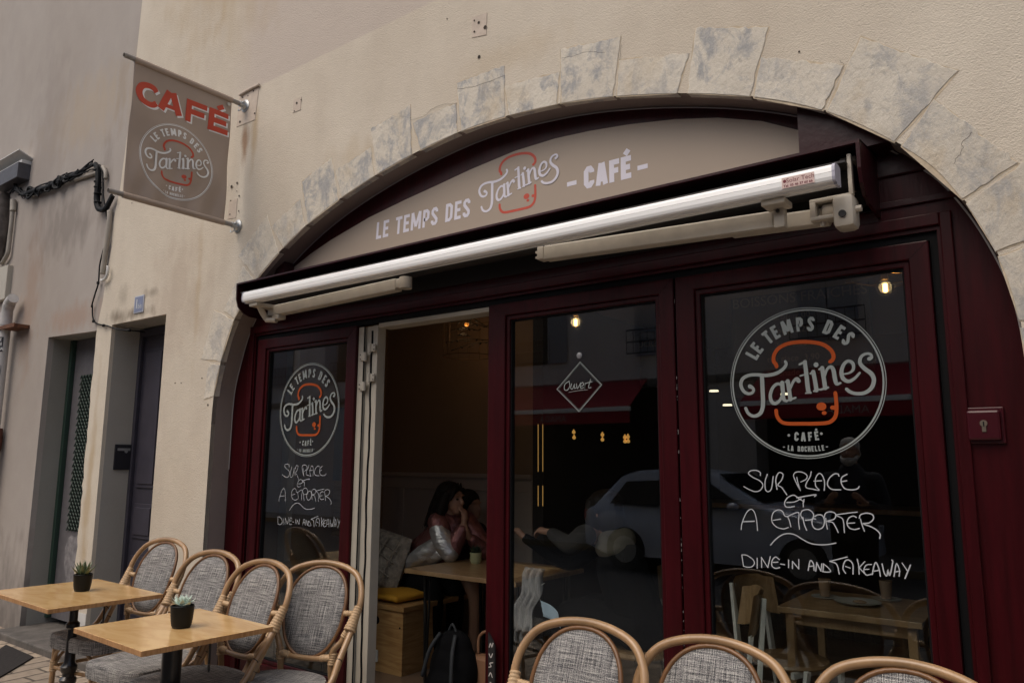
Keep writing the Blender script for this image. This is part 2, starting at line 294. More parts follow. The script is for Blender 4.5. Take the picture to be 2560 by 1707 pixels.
# ------------------------------------------------------------------ mesh helpers
class B:
    def __init__(s): s.bm = bmesh.new()
    def box(s, x0, x1, y0, y1, z0, z1, bev=0, mat=None):
        r = bmesh.ops.create_cube(s.bm, size=1); vs = r['verts']
        T = Matrix.Translation(((x0+x1)/2, (y0+y1)/2, (z0+z1)/2)) @ Matrix.Diagonal((abs(x1-x0), abs(y1-y0), abs(z1-z0), 1))
        if mat: T = mat @ T
        bmesh.ops.transform(s.bm, matrix=T, verts=vs)
        if bev:
            es = list({e for v in vs for e in v.link_edges}); bmesh.ops.bevel(s.bm, geom=es, offset=bev, segments=2, affect='EDGES', profile=.5)
        return s
    def tube(s, pts, r, seg=10, smooth=True, closed=False, cap=True):
        pts = [Vector(p) for p in pts]
        if smooth and len(pts) > 2: pts, r = catmull(pts, r, closed=closed)
        n = len(pts); rr = r if isinstance(r, (list, tuple)) else [r]*n
        rings = []; prev = None
        for i, p in enumerate(pts):
            a = pts[(i-1) % n] if (closed or i > 0) else p; c = pts[(i+1) % n] if (closed or i < n-1) else p
            t = (c-a).normalized() if (c-a).length > 1e-9 else Vector((0, 0, 1))
            if prev is None:
                u = t.orthogonal().normalized()
            else:
                u = prev - t*prev.dot(t)
                u = u.normalized() if u.length > 1e-6 else t.orthogonal().normalized()
            prev = u; w = t.cross(u)
            rings.append([s.bm.verts.new(p + (u*cos(2*pi*k/seg)+w*sin(2*pi*k/seg))*rr[i]) for k in range(seg)])
        m = n if closed else n-1
        if closed:  # align last ring with first
            r0, r1 = rings[0], rings[-1]
            off = min(range(seg), key=lambda k: (r0[0].co-r1[k].co).length)
        for i in range(m):
            A = rings[i]; Bq = rings[(i+1) % n]
            for k in range(seg):
                if closed and i == n-1:
                    s.bm.faces.new((A[(k+off) % seg], A[(k+1+off) % seg], Bq[(k+1) % seg], Bq[k]))
                else: s.bm.faces.new((A[k], A[(k+1) % seg], Bq[(k+1) % seg], Bq[k]))
        if not closed and cap: s.bm.faces.new(rings[0][::-1]); s.bm.faces.new(rings[-1])
        return s
    def lathe(s, prof, c=(0, 0, 0), seg=24, cap=True, axis=None):
        T = Matrix.Translation(c) @ (Vector((0, 0, 1)).rotation_difference(Vector(axis)).to_matrix().to_4x4() if axis else Matrix())
        rings = [[s.bm.verts.new(T @ Vector((r*cos(2*pi*k/seg), r*sin(2*pi*k/seg), z))) for k in range(seg)] for r, z in prof]
        for A, Bq in zip(rings, rings[1:]):
            for k in range(seg): s.bm.faces.new((A[k], A[(k+1) % seg], Bq[(k+1) % seg], Bq[k]))
        if cap: s.bm.faces.new(rings[0][::-1]); s.bm.faces.new(rings[-1])
        return s
    def ball(s, c, r, sub=2):
        q = bmesh.ops.create_icosphere(s.bm, subdivisions=sub, radius=1)
        rr = r if isinstance(r, (tuple, list)) else (r, r, r)
        bmesh.ops.transform(s.bm, matrix=Matrix.Translation(c) @ Matrix.Diagonal((*rr, 1)), verts=q['verts']); return s
    def prism(s, poly, y0, y1, plane='xz', holes=(), bev=0):
        """solid from a 2-D outline (with holes); extruded along the third axis"""
        loops = [list(poly)] + [list(h) for h in holes]
        tri = tessellate_polygon([[Vector((a, b, 0)) for a, b in l] for l in loops])
        flat = [p for l in loops for p in l]
        def P(a, b, d): return {'xz': (a, d, b), 'xy': (a, b, d), 'yz': (d, a, b)}[plane]
        f = [s.bm.verts.new(P(a, b, y0)) for a, b in flat]; g = [s.bm.verts.new(P(a, b, y1)) for a, b in flat]
        for t in tri:
            try: s.bm.faces.new([f[i] for i in t]); s.bm.faces.new([g[i] for i in reversed(t)])
            except ValueError: pass
        k = 0
        for l in loops:
            n = len(l)
            for i in range(n):
                a, b = k+i, k+(i+1) % n
                try: s.bm.faces.new((f[a], f[b], g[b], g[a]))
                except ValueError: pass
            k += n
        return s
    def build(s, name, m, parent=None, smooth=False, label=None, recalc=True):
        if recalc: bmesh.ops.recalc_face_normals(s.bm, faces=s.bm.faces)
        me = bpy.data.meshes.new(name); s.bm.to_mesh(me); s.bm.free()
        for x in (m if isinstance(m, list) else [m]): me.materials.append(x)
        if smooth:
            for p in me.polygons: p.use_smooth = True
            if smooth == 'auto':
                try: me.set_sharp_from_angle(angle=radians(35))
                except Exception: pass
        o = bpy.data.objects.new(name, me); COL.objects.link(o)
        if parent: o.parent = parent
        if label: o['label'] = label
        return o
def catmull(pts, r=None, n=8, closed=False):
    N = len(pts); out = []; ro = []; isl = isinstance(r, (list, tuple))
    for i in range(N if closed else N-1):
        p1, p2 = pts[i], pts[(i+1) % N]
        p0 = pts[(i-1) % N] if (closed or i > 0) else p1*2-p2; p3 = pts[(i+2) % N] if (closed or i < N-2) else p2*2-p1
        for k in range(n):
            t = k/n
            out.append(.5*((2*p1)+(p2-p0)*t+(2*p0-5*p1+4*p2-p3)*t*t+(3*p1-p0-3*p2+p3)*t**3))
            if isl: ro.append(r[i]*(1-t)+r[(i+1) % N]*t)
    if not closed:
        out.append(pts[-1])
        if isl: ro.append(r[-1])
    return out, (ro if isl else r)
def tag(o, label=None, cat=None, group=None, kind=None):
    for k, v in (('label', label), ('category', cat), ('group', group), ('kind', kind)):
        if v: o[k] = v
    return o
def thing(name, label, cat, loc=(0, 0, 0), rz=0, group=None):
    o = bpy.data.objects.new(name, None); COL.objects.link(o); o.empty_display_size = .1
    o.location = loc; o.rotation_euler = (0, 0, rz); return tag(o, label, cat, group)
def copy_tree(o, parent=None):
    c = o.copy(); COL.objects.link(c)
    if parent: c.parent = parent
    for ch in list(o.children): copy_tree(ch, c)
    return c
def fuse(name, prims, m, parent=None, vox=.008, label=None, smooth_it=4):
    """fuse capsules and ellipsoids into ONE continuous skin by voxel remeshing"""
    b = B()
    for p in prims:
        if p[0] == 'e': b.ball(p[1], p[2], 3)
        else:
            pts, rs = p[1], p[2]; pts = [Vector(q) for q in pts]
            b.tube(pts, list(rs), 12, smooth=len(pts) > 2)
            b.ball(pts[0], rs[0], 2); b.ball(pts[-1], rs[-1], 2)
    o = b.build(name, m, parent, smooth=True, label=label)
    md = o.modifiers.new('r', 'REMESH'); md.mode = 'VOXEL'; md.voxel_size = vox; md.use_smooth_shade = True
    m2 = o.modifiers.new('s', 'SMOOTH'); m2.iterations = smooth_it; m2.factor = .5
    dg = bpy.context.evaluated_depsgraph_get(); me = bpy.data.meshes.new_from_object(o.evaluated_get(dg))
    o.modifiers.clear(); o.data = me
    for p in me.polygons: p.use_smooth = True
    return o
# flat lettering ---------------------------------------------------
class Ink:
    """flat vinyl or paint strokes laid on a plane: O origin, U right, V up, N towards the viewer"""
    def __init__(s, O, U, V, N): s.O, s.U, s.V, s.N = map(Vector, (O, U, V, N)); s.b = B(); s.k = 0; s.seg = 0; s.warp = None
    def P(s, p): return s.O + s.U*p[0] + s.V*p[1] + s.N*(s.k*.00003)
    def stroke(s, pts, w, smooth=True, cap='round', closed=False, n=6):
        s.k += 1
        pts = [Vector((p[0], p[1], 0)) for p in pts]
        isl = isinstance(w, (list, tuple))
        if s.seg and not (smooth and len(pts) > 2) and not isl:
            q = []
            for a, c in zip(pts, pts[1:] + ([pts[0]] if closed else [])):
                m = max(1, int((c-a).length/s.seg)); q += [a.lerp(c, k/m) for k in range(m)]
            if not closed: q.append(pts[-1])
            pts = q
        if smooth and len(pts) > 2: pts, w = catmull(pts, w, n, closed)
        N = len(pts); ws = w if isinstance(w, (list, tuple)) else [w]*N
        Ls, Rs = [], []
        for i, p in enumerate(pts):
            a = pts[(i-1) % N] if (closed or i > 0) else None; c = pts[(i+1) % N] if (closed or i < N-1) else None
            d1 = (p-a).normalized() if a is not None and (p-a).length > 1e-9 else None; d2 = (c-p).normalized() if c is not None and (c-p).length > 1e-9 else None
            d1 = d1 or d2 or Vector((1, 0, 0)); d2 = d2 or d1
            t = (d1+d2); t = t.normalized() if t.length > 1e-6 else d1
            nrm = Vector((-t.y, t.x, 0)); k = max(.5, abs(nrm.dot(Vector((-d1.y, d1.x, 0)))))
            h = ws[i]/2/k
            Ls.append(s.b.bm.verts.new(s.P(p+nrm*h))); Rs.append(s.b.bm.verts.new(s.P(p-nrm*h)))
        for i in range(N if closed else N-1):
            j = (i+1) % N
            try: s.b.bm.faces.new((Ls[i], Rs[i], Rs[j], Ls[j]))
            except ValueError: pass
        if cap == 'round' and not closed:
            s.disc(pts[0], ws[0]/2); s.disc(pts[-1], ws[-1]/2)
        return s
    def disc(s, c, r, ry=None, seg=18):
        s.k += 1; ry = ry or r
        s.b.bm.faces.new([s.b.bm.verts.new(s.P((c[0]+r*cos(2*pi*i/seg), c[1]+ry*sin(2*pi*i/seg)))) for i in range(seg)]); return s
    def ring(s, c, r, w, seg=96):
        return s.stroke([(c[0]+r*cos(2*pi*i/seg), c[1]+r*sin(2*pi*i/seg)) for i in range(seg)], w, smooth=False, closed=True)
    def poly(s, pts):
        s.k += 1; s.b.bm.faces.new([s.b.bm.verts.new(s.P(p)) for p in pts]); return s
    def build(s, name, m, parent=None, label=None):
        bm = s.b.bm
        if s.warp:
            for v in bm.verts: v.co = s.warp(v.co)
        bm.normal_update()
        for f in bm.faces:
            if f.normal.dot(s.N) < 0: f.normal_flip()
        return s.b.build(name, m, parent, label=label, recalc=False)
def GL(ch, t):
    """condensed block capitals: width and centre-line strokes (points, smooth, closed)"""
    h = t/2
    def st(*p): return (list(p), False, False)
    def cu(*p): return (list(p), True, False)
    W = dict(L=.40, E=.42, T=.47, M=.72, P=.46, S=.46, D=.48, C=.46, A=.52, F=.42, O=.48, R=.48, H=.5, V=.5, N=.52, I=.2, B=.46, G=.46, U=.46, X=.5).get(ch, .4)
    w = W + (t-.17)*.9
    q = w-h
    D = {
     'L': [st((h, 1), (h, h), (w, h))], 'I': [st((h, 0), (h, 1))],
     'E': [st((w, 1-h), (h, 1-h), (h, h), (w, h)), st((h, .51), (w*.9, .51))],
     'F': [st((w, 1-h), (h, 1-h), (h, 0)), st((h, .5), (w*.9, .5))],
     'T': [st((0, 1-h), (w, 1-h)), st((w/2, 1-h), (w/2, 0))],
     'H': [st((h, 0), (h, 1)), st((q, 0), (q, 1)), st((h, .5), (q, .5))],
     'M': [st((h, 0), (h, 1)), st((q, 0), (q, 1)), st((h*1.2, 1), (w/2, .18)), st((w/2, .18), (w-h*1.2, 1))],
     'N': [st((h, 0), (h, 1)), st((q, 0), (q, 1)), st((h, 1), (q, 0))],
     'P': [st((h, 0), (h, 1-h), (q-.1, 1-h), (q, 1-h-.1), (q, .52), (q-.1, .43), (h, .43))],
     'R': [st((h, 0), (h, 1-h), (q-.1, 1-h), (q, 1-h-.1), (q, .56), (q-.1, .47), (h, .47)), st((q-.12, .47), (q, .3), (q, 0))],
     'B': [st((h, h), (h, 1-h), (q-.1, 1-h), (q, .82), (q, .62), (q-.1, .52), (h, .52)), st((q-.1, .52), (q, .4), (q, .18), (q-.1, h), (h, h))],
     'D': [(((h, h), (h, 1-h), (q-.12, 1-h), (q, 1-h-.12), (q, h+.12), (q-.12, h)), False, True)],
     'O': [(((h, h+.13), (h, 1-h-.13), (h+.09, 1-h), (q-.09, 1-h), (q, 1-h-.13), (q, h+.13), (q-.09, h), (h+.09, h)), False, True)],
     'C': [st((q, .68), (q, 1-h-.12), (q-.09, 1-h), (h+.09, 1-h), (h, 1-h-.12), (h, h+.12), (h+.09, h), (q-.09, h), (q, h+.12), (q, .32))],
     'U': [st((h, 1), (h, h+.12), (h+.09, h), (q-.09, h), (q, h+.12), (q, 1))],
     'S': [st((q, .72), (q, 1-h-.1), (q-.08, 1-h), (h+.08, 1-h), (h, 1-h-.1), (h, .68), (h+.06, .6), (q-.06, .4), (q, .32), (q, h+.1), (q-.08, h), (h+.08, h), (h, h+.1), (h, .28))],
     'A': [st((h*.9, 0), (w/2-h*.25, 1)), st((w-h*.9, 0), (w/2+h*.25, 1)), st((w*.22, .27), (w*.78, .27))],
     '-': [st((0, .42), (w*.75, .42))], '.': [st((.06, .42), (.2, .42))], ' ': []}
    if ch == 'É':
        w, d = GL('E', t); return w, d + [st((w*.42, 1.07), (w*.78, 1.27))]
    return w, D.get(ch, [])
def letter(ink, ch, pos, h, ang=0, slant=0, t=.19, wscale=1.0, center=True, thick=None):
    w, d = GL(ch, t); ca, sa = cos(ang), sin(ang)
    for pts, sm, cl in d:
        q = []
        for x, y in pts:
            X = (x-(w/2 if center else 0))*h*wscale + slant*y*h; Y = y*h
            q.append((pos[0]+X*ca-Y*sa, pos[1]+X*sa+Y*ca))
        ink.stroke(q, (thick or t)*h, smooth=sm, cap='none', closed=cl)
    return w*h*wscale
def line_text(ink, s, x0, x1, z, h, slant=0, t=.19, gap=.12):
    ws = [GL(c, t)[0] if c != ' ' else .28 for c in s]; tot = sum(ws)+gap*(len(s)-1)
    k = (x1-x0)/(tot*h); x = x0
    for c, w in zip(s, ws):
        if c != ' ': letter(ink, c, (x, z), h, 0, slant, t, k, center=False)
        x += (w+gap)*h*k
def font_text(body, size, mtx, m, name, parent=None, off=0, label=None):
    cu = bpy.data.curves.new(name, 'FONT'); cu.body = body; cu.size = size; cu.offset = off; cu.align_x = 'CENTER'; cu.align_y = 'CENTER'; cu.resolution_u = 3
    o = bpy.data.objects.new(name, cu); COL.objects.link(o)
    dg = bpy.context.evaluated_depsgraph_get(); me = bpy.data.meshes.new_from_object(o.evaluated_get(dg)); bpy.data.objects.remove(o)
    me.transform(mtx); me.materials.clear(); me.materials.append(m)
    o = bpy.data.objects.new(name, me); COL.objects.link(o)
    if parent: o.parent = parent
    if label: o['label'] = label
    return o
FRONT = lambda x, y, z: Matrix.Translation((x, y, z)) @ Matrix.Rotation(pi/2, 4, 'X')     # text facing -y
# ------------------------------------------------------------------ the logo, in units of its ring radius
LC = Vector((-.8647, 0, 1.780)); LR = .2932
def loc(a, b):
    p = UY(*zL(a, b), 0); return ((p.x-LC.x)/LR, (p.z-LC.z)/LR)
S_ = 1/(3.646*(1.0/ (2/1426*3.646)))  # one zoom pixel in ring radii (about 1/713)
S_ = 1/713.
TART = [ # (points, width px)
 ([(272,822),(296,836),(306,858),(290,882),(252,888),(212,862),(190,805),(208,752),(262,722),(330,716),(420,722),(500,708),(555,680),(592,645),(604,615),(594,596)], [40,30,28,28,30,33,35,34,32,32,34,34,32,30,28,26]),
 ([(382,730),(388,860),(392,980),(378,1050),(345,1084),(300,1092),(258,1068),(234,1022)], [40,40,40,38,34,30,30,30]),
 ([(565,812),(520,800),(478,840),(458,905),(470,960),(505,978),(545,950),(572,890)], [22,28,30,32,34,32,26,22]),
 ([(566,790),(574,870),(580,935),(608,958)], [40,38,36,22]),
 ([(618,775),(632,870),(642,940)], 38), ([(597,782),(625,770)], 18), ([(618,950),(688,926)], 20),
 ([(640,840),(668,780),(700,752),(716,772)], [24,26,30,40]),
 ([(774,600),(786,700),(797,800),(806,862),(826,880)], [36,38,40,40,22]), ([(726,622),(784,596)], 20), ([(732,727),(796,708)], 15), ([(782,884),(822,880)], 15),
 ([(850,690),(868,780),(880,858)], 38), ([(824,706),(852,690)], 17), ([(856,866),(906,850)], 17),
 ([(932,655),(948,760),(960,838)], 38), ([(906,668),(934,652)], 20), ([(918,852),(986,832)], 20),
 ([(955,730),(975,670),(1008,645),(1034,672),(1048,750),(1064,798),(1100,792)], [20,24,30,36,38,34,18]),
 ([(1122,712),(1180,700),(1215,668),(1212,615),(1170,592),(1128,625),(1108,692),(1124,752),(1172,776),(1225,752),(1274,700)], [14,18,26,30,28,30,36,36,32,26,20]),
 ([(1362,572),(1384,556),(1368,528),(1325,528),(1285,558),(1278,612),(1318,660),(1380,708),(1404,768),(1380,838),(1318,882),(1240,888),(1185,872),(1156,848)], [36,26,24,24,28,32,36,38,36,34,32,30,30,30]),
]
BREAD = [([(514,640),(508,620),(487,590),(492,535),(530,478),(610,435),(720,418),(840,420),(940,442),(1010,492),(1034,548),(1022,582),(1004,596)], 36),
 ([(510,1042),(518,1092),(552,1140),(610,1160),(760,1162),(900,1160),(990,1150),(1042,1110),(1060,1050),(1058,960),(1050,882)], 34)]
RING_TEXT = list(zip("LETEMPSDES", [-58, -49.7, -34.9, -26, -13.8, -1.6, 8.8, 25.3, 36.4, 46.5]))
def logo(origin, U, V, N, R, parent, mw, mo, ring=True, word='logo_lettering', warp=None):
    U = Vector(U)*R; V = Vector(V)*R
    i = Ink(origin, U, V, N); i.warp = warp
    if ring:
        i.ring((0, 0), .992, .010); i.ring((0, 0), .962, .021)
        for ch, a in RING_TEXT:
            a = radians(a)+.01; letter(i, ch, (.70*sin(a)*1.0, .68*cos(a)+.0), .19, -a, 0, .21, .92)
        for ch, x, dz, an in (('C', -.135, 0, -.09), ('A', -.045, -.006, -.03), ('F', .045, -.002, .03), ('É', .13, .006, .09)):
            letter(i, ch, (x, -.765+dz), .115, an, 0, .21, .95)
        i.disc((-.228, -.69), .017); i.disc((.185, -.675), .017)
        for k, ch in enumerate("LA ROCHELLE"):
            if ch == ' ': continue
            x = (k-5)*.044; letter(i, ch, (x-.02, -.905+x*x*.28), .07, x*.5, 0, .2, .9)
        for x in (-.30, .245): i.stroke([(x-.014, -.845), (x+.014, -.842)], .012, smooth=False, cap='none')
    for pts, w in TART:
        q = [loc(*p) for p in pts]
        i.stroke(q, [x*S_ for x in w] if isinstance(w, list) else w*S_, smooth=True, n=5)
    c = loc(877, 626); i.disc(c, 23*S_)
    i.build(word, mw, parent)
    def newink():
        j = Ink(Vector(origin)-Vector(N)*.0004, U, V, N); j.warp = warp; return j
    for k, (pts, w) in enumerate(BREAD):
        j = newink(); j.stroke([loc(*p) for p in pts], w*S_)
        if k: j.stroke([loc(1022, 1015), loc(1056, 1018)], 38*S_, smooth=False)
        j.build('bread_outline', mo, parent)
    for c, a, b_ in (((923, 1005), 44, 38), ((948, 1064), 22, 18)): j = newink(); j.disc(loc(*c), a*S_, b_*S_); j.build('jam_dot', mo, parent)
HAND = [
 [(380,178),(375,140),(320,118),(262,126),(240,158),(290,200),(370,240),(408,290),(380,350),(320,368),(250,345),(185,310)],
 [(462,165),(435,250),(440,345),(475,368),(510,330),(530,190)], [(575,175),(560,240),(575,340)],
 [(565,195),(600,145),(645,165),(630,230),(585,290),(630,320),(690,405)],
 [(808,200),(825,280),(850,355),(800,260),(770,180),(800,140),(870,140),(925,175),(920,220),(855,255)],
 [(978,135),(965,190),(920,270),(920,320),(1000,340),(1070,350),(1030,300),(1030,210),(1070,155),(1110,180),(1135,260),(1130,355)], [(1010,245),(1100,240)],
 [(1305,185),(1290,160),(1240,165),(1185,220),(1170,290),(1220,340),(1325,347)],
 [(1398,165),(1340,200),(1330,260),(1370,330),(1450,347),(1520,335),(1542,308)], [(1340,250),(1395,240)],
 [(830,445),(770,410),(700,440),(665,500),(680,545),(730,552),(780,540)], [(690,495),(780,490),(860,450)], [(810,440),(1020,405),(1018,425)], [(830,450),(895,485)], [(895,460),(885,490),(885,548)],
 [(155,815),(165,740),(215,620),(270,575),(310,610),(335,700),(347,825)], [(175,722),(310,715)],
 [(710,790),(640,805),(560,775),(515,710),(530,620),(590,582),(640,600),(665,650),(700,660),(740,640),(830,615),(830,720),(842,808)], [(530,705),(620,690)], [(700,660),(722,710),(740,780)],
 [(880,670),(900,760),(925,820)], [(885,700),(855,640),(880,590),(950,580),(1005,630),(990,690),(910,705)],
 [(1030,690),(995,690),(990,750),(1020,800),(1070,810),(1120,780),(1135,710),(1110,650),(1060,640),(1020,660)],
 [(1150,680),(1155,740),(1170,808)], [(1130,680),(1150,620),(1210,605),(1265,630),(1250,690),(1165,715),(1230,730),(1270,790),(1297,848)],
 [(1270,640),(1400,622),(1520,608)], [(1275,650),(1340,680),(1360,730),(1370,848)], [(1510,670),(1470,655),(1420,680),(1400,740),(1430,795),(1490,812),(1545,800)], [(1410,740),(1490,735)],
 [(1560,690),(1575,750),(1605,832)], [(1545,680),(1560,640),(1630,620),(1700,640),(1710,690),(1660,735),(1590,745),(1680,780),(1750,820),(1790,870),(1785,918)],
 [(503,995),(560,930),(640,875),(720,860),(800,880),(880,930),(970,975),(1060,990),(1160,990),(1270,972)],
 [(165,1115),(175,1185),(185,1245)], [(165,1110),(220,1115),(290,1160),(312,1210),(280,1250),(230,1255),(190,1245)], [(345,1150),(345,1268)],
 [(398,1258),(395,1140)], [(395,1140),(470,1258)], [(470,1258),(500,1130)], [(605,1165),(560,1135),(520,1180),(520,1240),(560,1268),(610,1260)], [(530,1198),(590,1195)], [(620,1218),(668,1225)],
 [(715,1170),(715,1258)], [(760,1270),(760,1185)], [(760,1185),(835,1275)], [(835,1275),(835,1165)],
 [(945,1292),(965,1190),(985,1180),(1010,1225),(1015,1292)], [(955,1245),(1010,1240)], [(1035,1300),(1045,1200)], [(1045,1200),(1095,1300)], [(1095,1300),(1105,1215)],
 [(1125,1215),(1120,1300)], [(1125,1215),(1180,1260),(1210,1305),(1160,1312),(1110,1305)],
 [(1405,1135),(1200,1185)], [(1200,1185),(1280,1220),(1312,1335)], [(1385,1325),(1355,1270),(1375,1190),(1420,1170),(1470,1220),(1473,1335)], [(1385,1245),(1440,1265)],
 [(1522,1160),(1540,1240),(1545,1335)], [(1610,1190),(1545,1260)], [(1545,1260),(1625,1345)], [(1690,1222),(1630,1230),(1600,1290),(1630,1345),(1700,1335)], [(1610,1280),(1660,1278)],
 [(1700,1340),(1720,1240),(1745,1200),(1780,1280),(1795,1360)], [(1725,1300),(1785,1290)], [(1815,1215),(1840,1320),(1870,1355),(1885,1290),(1905,1350),(1940,1200),(1930,1170)],
 [(1955,1362),(1975,1240),(1990,1215),(2020,1290),(2015,1360)], [(1965,1310),(2025,1300)], [(2050,1205),(2115,1300)], [(2148,1230),(2085,1385)]]
def handwriting(dx, dz, parent, y, k=1.0, wd=1.0):
    i = Ink((LC.x+dx, y, LC.z+dz), (1, 0, 0), (0, 0, 1), (0, -1, 0))
    for s in HAND:
        q = []
        for a, b in s:
            p = UY(*zH(a, b), 0); q.append(((p.x-LC.x)*k, (p.z-LC.z)*k))
        i.stroke(q, (.0034+.0008*random.random())*wd, n=5)
    i.build('handwritten_message', M['chalkpen'], parent)

# ================================================================== THE SETTING
YW = -.17
def gz(x, y=-1):  # the pavement rises gently towards the right
    t = min(1, max(0, (x+5.6)/1.0)); w_ = min(1, max(0, (-1.9-x)/.7)); return .042*t*t*(3-2*t)*w_*w_*(3-2*w_)
g = B(); xs = [-60, -30, -14, -10]+[-9+i*.25 for i in range(53)]+[8, 14, 30, 60]; ys = [-1.9-i*0 for i in range(1)]+[-1.4, -1, -.5, 0, .3]
def sheet(xs, ys, f):
    b = B(); V = [[b.bm.verts.new((x, y, f(x, y))) for y in ys] for x in xs]
    for i in range(len(xs)-1):
        for j in range(len(ys)-1): b.bm.faces.new((V[i][j], V[i+1][j], V[i+1][j+1], V[i][j+1]))
    return b
g.bm.free()
o = sheet(xs, [-2.3, -2.1, -1.8, -1.5, -1, -.5, -.2, .02], lambda x, y: gz(x)*min(1, max(0, (y+2.3)/.5))).build('pavement', M['paving']); tag(o, kind='structure', label='pale worn limestone paving in front of the cafe', cat='pavement')
o = sheet([-60, 60], [-60, -8.9], lambda x, y: -.006).build('ground', M['stone']); tag(o, kind='structure', label='stone ground on the far side of the street', cat='ground')
o = sheet([-60, 60], [-8.9, -2.4], lambda x, y: -.11).build('road', M['asphalt']); tag(o, kind='structure', label='dark asphalt street', cat='road')
b = B(); b.box(-60, -5.62, -2.42, -2.3, -.3, .002, .01); b.box(-5.62, 60, -2.42, -2.3, -.3, .003, .01); o = b.build('kerb', M['stone']); tag(o, kind='structure', label='stone kerb along the street', cat='kerb')
o = sheet([-60, 60], [.02, 60], lambda x, y: -.3).build('ground', M['stone']); tag(o, kind='structure', label='ground under the buildings', cat='ground')

# ---- cafe building ------------------------------------------------
ARCH = [(-4.67, 0), (-4.675, 1.4), (-4.667, 1.871), (-4.607, 2.117), (-4.492, 2.372), (-4.249, 2.635), (-3.774, 2.901), (-3.191, 3.08), (-2.524, 3.181), (-1.964, 3.164), (-1.493, 3.083), (-1.022, 2.94), (-.677, 2.772), (-.401, 2.54), (-.282, 2.372), (-.198, 2.177), (-.153, 1.999), (-.135, 1.75), (-.13, 1.4), (-.13, 0)]
arch_mid = catmull([Vector((a, b_, 0)) for a, b_ in ARCH[1:-1]], None, 5)[0]
archc = [(-4.67, 0)] + [(p.x, p.y) for p in arch_mid] + [(-.13, 0)]
left_edge = [(-6.46+random.uniform(-.012, .012), z*.06) for z in range(0, 42)] + [(-6.455, 2.56), (-6.40, 2.75), (-6.37, 3.0), (-6.33, 3.2), (-6.36, 3.35), (-6.27, 3.7), (-6.24, 4.0), (-6.2, 4.5), (-6.17, 5.3), (-6.15, 9)]
cafe = thing('cafe_building', 'cream rendered cafe facade with a wide stone arch over dark red doors', 'building')
wall = [(-6.2, 0), (-6.2, 2.531), (-5.363, 2.525), (-5.36, 0)] + archc + [(7, 0), (7, 9)] + left_edge[::-1]
B().prism(wall, YW, YW+.03).build('wall', M['stucco'], cafe)
# reveal of the arch (soffit) and solid masonry behind the face
def strip(curve, y0, y1):
    b = B(); V = [(b.bm.verts.new((x, y0, z)), b.bm.verts.new((x, y1, z))) for x, z in curve]
    for (a, c), (d, e) in zip(V, V[1:]): b.bm.faces.new((a, c, e, d))
    return b
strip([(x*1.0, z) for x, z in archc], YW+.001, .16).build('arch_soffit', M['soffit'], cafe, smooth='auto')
# thin pale caulk line where the render meets the wood
cx = lambda p, k: (p[0]+(-2.4-p[0])*k, p[1]+(1.6-p[1])*k if p[1] > 1.4 else p[1])
cb = B(); cb.tube([(cx(p, .004)[0], -.022, cx(p, .004)[1]) for p in archc[1:]], .0035, 6, smooth=False); cb.build('caulk_line', M['caulk'], cafe)
# voussoirs: outer outline traced per stone, inner edge follows the arch
def src(pts): return [(lambda p: (p.x, p.z))(UY(u, v, YW)) for u, v in pts]
ST = [  # outer-low, inner-low, inner-high, outer-high
 [(510.3,998.3),(541,997),(554,915),(522.8,909)], [(503.4,897),(555,911),(582,799),(536.2,775)], [(560,778),(583,797),(634,697),(607.7,666)],
 [(596.3,640),(634,696),(695,620),(669,537)], [(678.6,567.5),(696,618),(758,557),(751.3,496.7)], [(755,454.7),(760,556),(846,488),(829.7,393.5)],
 [(839.3,427.9),(848,487),(933,434),(927.3,368.6)], [(928,323),(935,432),(1034,381),(1026,263)], [(1032,308),(1036,380),(1145,334),(1141,258)],
 [(1142,208.6),(1146.5,333),(1260,295),(1261.7,164.6)], [(1262,216),(1262,294),(1393,264),(1399.4,180)], [(1402,124.4),(1395,263),(1535,243),(1552.5,91.8)],
 [(1548,151),(1537,242),(1698,235.4),(1722.8,134)], [(1740,70.8),(1703.8,235.4),(1870,241),(1922,69)], [(1902.8,143.5),(1874,241),(2055,271),(2109.5,164.6)],
 [(2151.6,93.8),(2061,272),(2246,349),(2396.5,178)], [(2335,248.8),(2252,353),(2411,495),(2545.8,407.6)], [(2572,398),(2416,500),(2500,628),(2690,560)],
 [(2650,590),(2504,634),(2548,800),(2720,790)], [(2780,800),(2550,810),(2562,1010),(2790,1010)]]
def near_arch(p): return min(range(len(archc)), key=lambda i: (archc[i][0]-p[0])**2+(archc[i][1]-p[1])**2)
fine = []
for (a, b1), (c, d) in zip(archc[1:-1], archc[2:-1]):
    for k in range(4): fine.append((a+(c-a)*k/4, b1+(d-b1)*k/4))
def nf(p): return min(range(len(fine)), key=lambda i: (fine[i][0]-p[0])**2+(fine[i][1]-p[1])**2)
